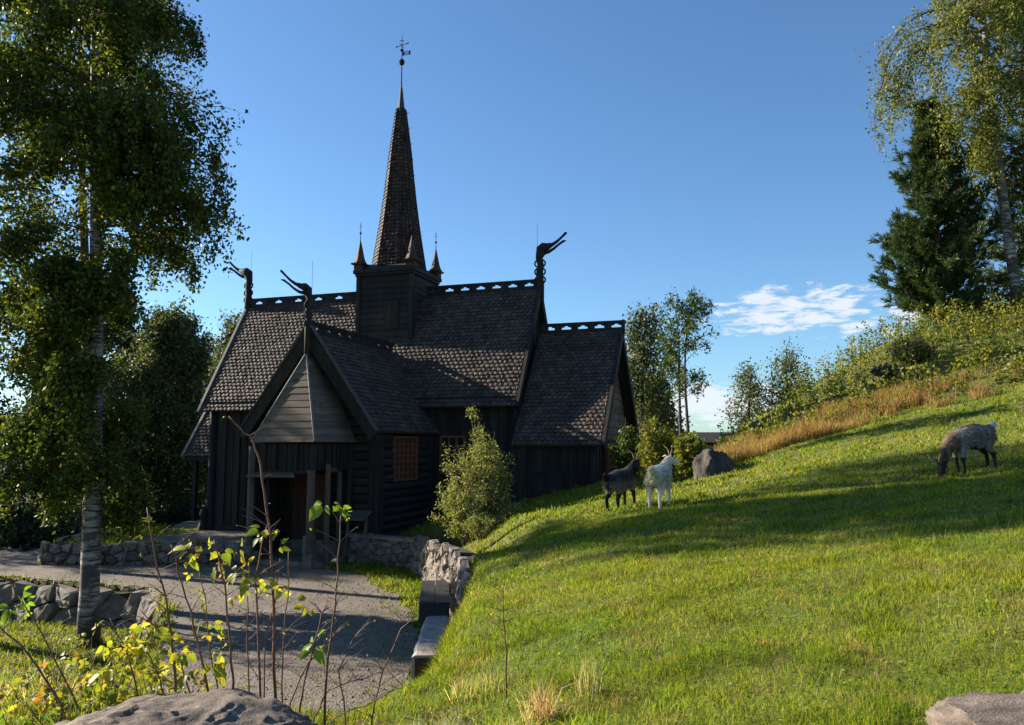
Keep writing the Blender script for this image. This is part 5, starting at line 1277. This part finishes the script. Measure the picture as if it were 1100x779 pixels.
def cane(pts, Y0_, rad0, label, leaves=(), lmat='leaf_gold', twigs=10, seed=0, dY=.0, name='raspberry_cane', cat='plant stem', size=.045):
    Y = Y0_ + .95 if name == 'raspberry_cane' and Y0_ < 3.8 else Y0_; rad = rad0 * Y / Y0_ * 1.05
    r = np.random.RandomState(seed); P = [at(x, y, Y + dY * i) for i, (x, y) in enumerate(pts)]
    g = H(P[0].x, P[0].y); P = [Vector((P[0].x, P[0].y, min(g, P[0].z) - .03))] + P[(0 if P[0].z > g + .02 else 1):]
    rt = root(name, tuple(P[0]), label, cat, 'bare raspberry canes behind the rock slab'); o0 = P[0]; Q = [p - o0 for p in P]
    # smooth the polyline slightly
    S = []
    for a, b in zip(Q, Q[1:]):
        for t in (0, .33, .66): S.append(a.lerp(b, t) + Vector(tuple(r.normal(size=3) * .003)))
    S.append(Q[-1]); mb = MB(); mb.tube(S, list(np.linspace(rad, rad * .38, len(S))), 7); mb.build('stem', M['cane'], rt, True)
    mb = MB(); tips = []
    for k in range(twigs):
        f = r.uniform(.3, .98); i = int(f * (len(S) - 1)); a = S[i]; d = Vector((r.choice([-1, 1]) * r.uniform(.5, 1), r.uniform(-.5, .5), r.uniform(.2, .9))).normalized(); L_ = r.uniform(.04, .20); m1 = a + d * L_ * .5 + Vector((0, 0, .006)); e = a + d * L_
        mb.tube([a, m1, e], [rad * .34, rad * .24, rad * .12], 5); tips.append(e)
    if twigs: mb.build('side_twigs', M['cane'], rt)
    sp = []
    for (lx, ly, ls) in leaves: sp.append((at(lx, ly, Y + r.uniform(-.06, .06)), ls / 865 * Y))
    for e in tips[::3]: sp.append((e + o0, size * r.uniform(.25, .6)))
    for (lx, ly, ls) in list(leaves): sp.append((at(lx + r.uniform(-12, 12), ly + r.uniform(2, 14), Y), ls * r.uniform(.4, .7) / 865 * Y))
    if sp: lobed_leaves('leaves', sp, lmat, rt, r, o0)
    return rt


cane([(296, 752), (294, 700), (294, 640), (291, 575), (286, 545), (280, 500), (272, 474), (258, 460), (246, 447)], 3.55, .0075, 'tallest kinked raspberry cane, its tip reaching up across the church porch', [(262, 588, 26), (238, 592, 20), (283, 568, 24), (300, 572, 22)], seed=1, twigs=14)
cane([(280, 752), (278, 690), (275, 620), (283, 575), (290, 562)], 3.5, .006, 'raspberry cane with yellow leaves just left of the tallest cane', [(256, 612, 28), (272, 616, 30), (258, 632, 22), (287, 626, 14)], seed=2, lmat='leaf_yellow')
cane([(251, 748), (247, 690), (243, 640), (236, 600), (230, 580)], 3.45, .006, 'raspberry cane with hanging yellow leaf clusters at its top', [(205, 590, 26), (228, 590, 22), (234, 608, 20), (200, 602, 18), (240, 697, 20)], seed=3, lmat='leaf_yellow')
cane([(224, 742), (212, 690), (200, 642), (188, 600), (184, 585)], 3.4, .0055, 'thin reddish cane leaning left over the path', [(225, 712, 30), (216, 668, 18)], seed=4)
cane([(268, 750), (266, 690), (266, 640), (268, 610)], 3.6, .004, 'thin straight cane between the two yellow-leaved canes', [], seed=5)
cane([(349, 756), (352, 705), (360, 650), (364, 600), (367, 545)], 3.5, .006, 'rightmost upright cane with fresh green leaves at its tip', [(350, 540, 24), (366, 543, 16), (371, 548, 12), (362, 600, 8)], lmat='leaf_green', seed=6)
cane([(322, 758), (330, 722), (338, 692), (346, 660), (352, 645)], 3.55, .005, 'dead cane carrying one broad pale leaf', [(340, 688, 34)], lmat='leaf_green', seed=7, twigs=13)
cane([(303, 754), (304, 700), (309, 640), (310, 590)], 3.65, .0045, 'cane standing tight against the right of the tallest cane', [(330, 648, 20)], seed=8, twigs=13)
cane([(189, 738), (184, 690), (178, 640), (166, 600), (158, 545)], 3.4, .0065, 'dark cane crossing in front of the left terrace wall', [(163, 562, 16), (186, 676, 26), (192, 700, 22), (180, 708, 18)], lmat='leaf_yellow', seed=9, twigs=13)
cane([(66, 758), (40, 715), (18, 690), (-8, 668)], 3.4, .006, 'bare cane slanting out of the bottom left corner', [], seed=10)
cane([(84, 758), (60, 712), (38, 668), (20, 640)], 3.5, .005, 'slanting cane with bright green leaves near the left edge', [(14, 650, 26), (24, 638, 22), (2, 655, 20)], lmat='leaf_green', seed=11)
cane([(398, 770), (412, 720), (432, 675), (447, 662)], 4.1, .005, 'dry reddish twig slanting in front of the silvered log', [], seed=12)
cane([(356, 772), (392, 758), (420, 742), (440, 735)], 3.9, .0035, 'low arching red bramble over the weeds', [], seed=13, twigs=16)
cane([(544, 700), (541, 668), (540, 636), (542, 628)], 5.2, .006, 'single dead dock stalk standing on the meadow edge', [], seed=14, name='dead_stalk')


for (pts_, lab_, lv_) in [
    ([(236, 752), (226, 700), (222, 650), (214, 615)], 'thin cane between the two leftmost yellow clusters', [(214, 640, 18), (228, 668, 16)]),
    ([(312, 756), (330, 712), (352, 690), (372, 668)], 'leaning dead twig right of the tallest cane', []),
    ([(204, 746), (192, 706), (170, 676), (150, 655)], 'cane bending left towards the birch foot', [(160, 690, 26), (176, 700, 22), (150, 668, 18)]),
    ([(150, 752), (142, 720), (132, 690), (118, 664)], 'leafy yellow shoot in front of the boulder wall', [(120, 715, 34), (143, 682, 26), (134, 694, 24), (112, 690, 24), (128, 740, 26)]),
    ([(176, 748), (170, 722), (158, 700), (152, 684)], 'short yellow shoot rising over the rock slab', [(186, 716, 26), (196, 702, 22), (166, 728, 24), (200, 722, 20)]),
    ([(372, 768), (364, 720), (378, 690), (398, 664)], 'forked pinkish twig over the path', []),
    ([(284, 754), (284, 690), (297, 640), (301, 600)], 'reddish cane crossing behind the tallest cane', [(302, 628, 16)]),
    ([(338, 770), (352, 742), (384, 730), (410, 722)], 'arching red bramble shoot above the weeds', [])]:
    cane(pts_, 3.55, .0042, lab_, lv_, lmat='leaf_yellow', seed=len(lab_) * 3, twigs=9)


def leafy(base, size, label, lmat, seed, n, leaf, name='leafy_plant'):
    r = np.random.RandomState(seed); g = H(base[0], base[1]); rt = root(name, (base[0], base[1], g), label, 'plant'); sb_ = MB(); sp = []
    for k in range(n // 6):
        a = r.uniform(0, 6.28); rr = r.uniform(0, 1) ** .5; tip = Vector((math.cos(a) * rr * size[0] / 2, math.sin(a) * rr * size[1] / 2, size[2] * r.uniform(.45, 1) * (1 - .4 * rr))); b0 = Vector((tip.x * .3, tip.y * .3, -.05)); sb_.tube([b0, b0.lerp(tip, .5) + Vector((0, 0, .04)), tip], [.004, .003, .0015], 4, cap=False)
        for j in range(6): f = r.uniform(.35, 1.05); p = b0.lerp(tip, f) + Vector(tuple(r.normal(size=3) * .035)); sp.append((Vector(rt.location) + p, leaf * r.uniform(.5, 1.2)))
    sb_.build('stems', M['cane'], rt); lobed_leaves('leaves', sp, lmat, rt, r, rt.location); return rt


leafy((-2.3, 4.6), (1.0, .6, .80), 'yellow-leaved raspberry plant left of the rock slab', 'leaf_gold', 81, 170, .085)
leafy((-1.85, 4.5), (.6, .5, .66), 'smaller yellow-green plant touching the rock slab', 'leaf_gold', 82, 100, .075)
leafy((-2.3, 4.1), (.9, .5, .5), 'bright green leafy plant low in the left corner', 'leaf_green', 83, 150, .07)
leafy((-2.75, 5.0), (1.3, .7, .62), 'leafy yellow-green bush on the lip in front of the birch wall', 'leaf_bank', 84, 200, .08)
leafy((-.62, 3.9), (.7, .4, .22), 'reddish low weeds right of the rock slab', 'leaf_gold', 85, 130, .035)
leafy((-.15, 4.1), (.7, .4, .16), 'low green weeds at the bottom edge left of the straw tuft', 'leaf_green', 86, 140, .035)


def tuft(name, base, n, h, rad, cols, label, seed, w=.004, lean=1.1):
    r = np.random.RandomState(seed); g = H(base[0], base[1]); a = r.uniform(0, 6.28, n); rr = rad * r.uniform(0, 1, n) ** .6; x, y = rr * np.cos(a), rr * np.sin(a); tt = np.array(cols)[r.randint(0, len(cols), n)] * r.uniform(.7, 1.2, (n, 1))
    me = blades(name, x, y, h * r.uniform(.45, 1.1, n), w * r.uniform(.6, 1.5, n), tt, r, lean=lean, z=np.full(n, -.02)); o = link(name, me, M['grass']); o.location = (base[0], base[1], g); return tag(o, label, 'grass tuft')


STR = [(.55, .42, .26), (.42, .26, .15), (.62, .52, .36)]; GRN = [(.20, .30, .04), (.30, .36, .05)]; FES = [(.30, .33, .20), (.38, .38, .25)]
tuft('straw_tuft', (.16, 4.6), 150, .30, .10, STR, 'tuft of pale dead straw on the lip of the meadow', 91, w=.005)
tuft('grass_tuft', (.36, 4.15), 150, .22, .10, GRN, 'tall bright green grass tuft beside the straw tuft at the bottom', 92, w=.008, lean=.9)
tuft('grass_tuft', (-.42, 4.55), 900, .20, .22, FES, 'grey-green fescue cushion at the bottom edge of the path bank', 93, w=.0035)
tuft('grass_tuft', (-.16, 5.5), 420, .20, .26, STR + GRN + GRN, 'mixed brown and green tuft below the end of the log', 94, w=.004)
tuft('straw_tuft', (.44, 4.9), 60, .32, .08, STR + FES, 'sparse seed-head stalks right of the straw tuft', 95, w=.003, lean=.5)
tuft('straw_tuft', (-2.75, 4.6), 500, .35, .45, STR + GRN, 'brownish grass tuft at the left edge of the foreground', 96, w=.005)

leafy((-.95, 4.95), (.8, .35, .20), 'reddish-green creeping weeds on the lip above the path', 'leaf_gold', 87, 150, .03)
leafy((-.35, 4.9), (.7, .4, .14), 'small mixed weeds in front of the mixed brown tuft', 'leaf_bank', 88, 150, .03)
# clover and small broad leaves between the grass blades
r = np.random.RandomState(77); x, y = wedge(52000, 2.5, 11, r, 54); vv = vnoise(x, y, 2.1, 51) + .5 * vnoise(x, y, 6.5, 52); ok = (~is_path(x, y)) & (vv + r.uniform(-.3, .3, len(x)) > .22) & (poly_sd(x, y, MEAD) > .05); x, y = x[ok], y[ok]; n = len(x)
z = hgt(x, y) + r.uniform(.012, .05, n); nm = rand_dirs(r, n) * .6 + np.array([0, -.2, 1]); up = rand_dirs(r, n); up[:, 2] *= .3; up /= np.linalg.norm(up, axis=1, keepdims=True); ln = r.uniform(.012, .032, n)
Vq, Fq = quads(np.stack([x, y, z], 1), nm, up, ln, ln * .8); tag(link('clover', np_mesh('clover', Vq, Fq), M['leaf_green']), kind='stuff')

tuft('grass_tuft', (-.02, 4.25), 420, .20, .22, GRN + STR[:1], 'dense long grass clump at the bottom edge right of the fescue cushion', 97, w=.006)
tuft('grass_tuft', (-.75, 4.75), 420, .17, .24, GRN + STR[:2], 'reddish-green grass clump right of the rock slab', 98, w=.005)
tuft('grass_tuft', (-2.6, 4.6), 700, .42, .45, [(.13, .24, .02), (.20, .30, .03), (.30, .30, .08)], 'long green grass clump in the bottom left corner', 99, w=.008, lean=.8)
tuft('grass_tuft', (-1.62, 4.6), 400, .30, .25, [(.13, .24, .02), (.24, .30, .03)], 'long green grass clump rising behind the rock slab', 100, w=.007, lean=.8)
tuft('grass_tuft', (-3.15, 5.1), 700, .42, .5, STR + GRN, 'rough brownish grass clump left of the cane thicket', 101, w=.007, lean=.8)
tuft('grass_tuft', (.95, 4.6), 260, .13, .26, GRN, 'slightly taller green tuft in the middle of the near meadow', 102, w=.005)

# fallen birch leaves and small stones on the gravel
r = np.random.RandomState(15); n = 2600; x, y = r.uniform(-11, 0, n), r.uniform(8, 23, n); ok = is_path(x, y) & (vnoise(x, y, 1.3, 71) + r.uniform(-.6, .6, n) > .0); x, y = x[ok], y[ok]; n = len(x)
nm = rand_dirs(r, n) * .35 + np.array([0, 0, 1]); up = rand_dirs(r, n); up[:, 2] *= .15; up /= np.linalg.norm(up, axis=1, keepdims=True); ln = r.uniform(.03, .06, n)
Vq, Fq = quads(np.stack([x, y, hgt(x, y) + .03], 1), nm, up, ln, ln * .7); tag(link('fallen_leaves', np_mesh('fallen_leaves', Vq, Fq), M['leaf_gold']), kind='stuff')
x, y = r.uniform(-11, .3, 5000), r.uniform(7, 23, 5000); dm = poly_sd(x, y, MEAD); pt = is_path(x, y); ed = ~pt & (dm < -.3) & (poly_sd(x, y, PATH) > -.6) | (pt & (r.uniform(0, 1, 5000) < .10)); x, y = x[ed], y[ed]; n = len(x)
tag(link('path_weeds', blades('path_weeds', np.repeat(x, 5) + r.normal(size=n * 5) * .04, np.repeat(y, 5) + r.normal(size=n * 5) * .04, r.uniform(.03, .13, n * 5), r.uniform(.008, .02, n * 5), np.array([.13, .20, .03]) * r.uniform(.5, 1.4, (n * 5, 1)), r, lean=1.2), M['grass']), kind='stuff')
V_, F_ = [], []; x, y = r.uniform(-11, 0, 2200), r.uniform(8, 23, 2200); ok = is_path(x, y); x, y = x[ok], y[ok]; z = hgt(x, y)
for a, b, c in zip(x, y, z):
    q = r.uniform(.008, .028); p = np.array([[-1, 0, 0], [0, -1, 0], [1, 0, 0], [0, 1, 0], [0, 0, .9], [0, 0, -.5]]) * q * r.uniform(.7, 1.3, (6, 1)) + [a, b, c + .016]; k = len(V_); V_ += list(p); F_ += [(k + i, k + (i + 1) % 4, k + 4) for i in range(4)] + [(k + (i + 1) % 4, k + i, k + 5) for i in range(4)]
tag(link('path_pebbles', np_mesh('path_pebbles', np.array(V_), np.array(F_)), M['stone']), kind='stuff')
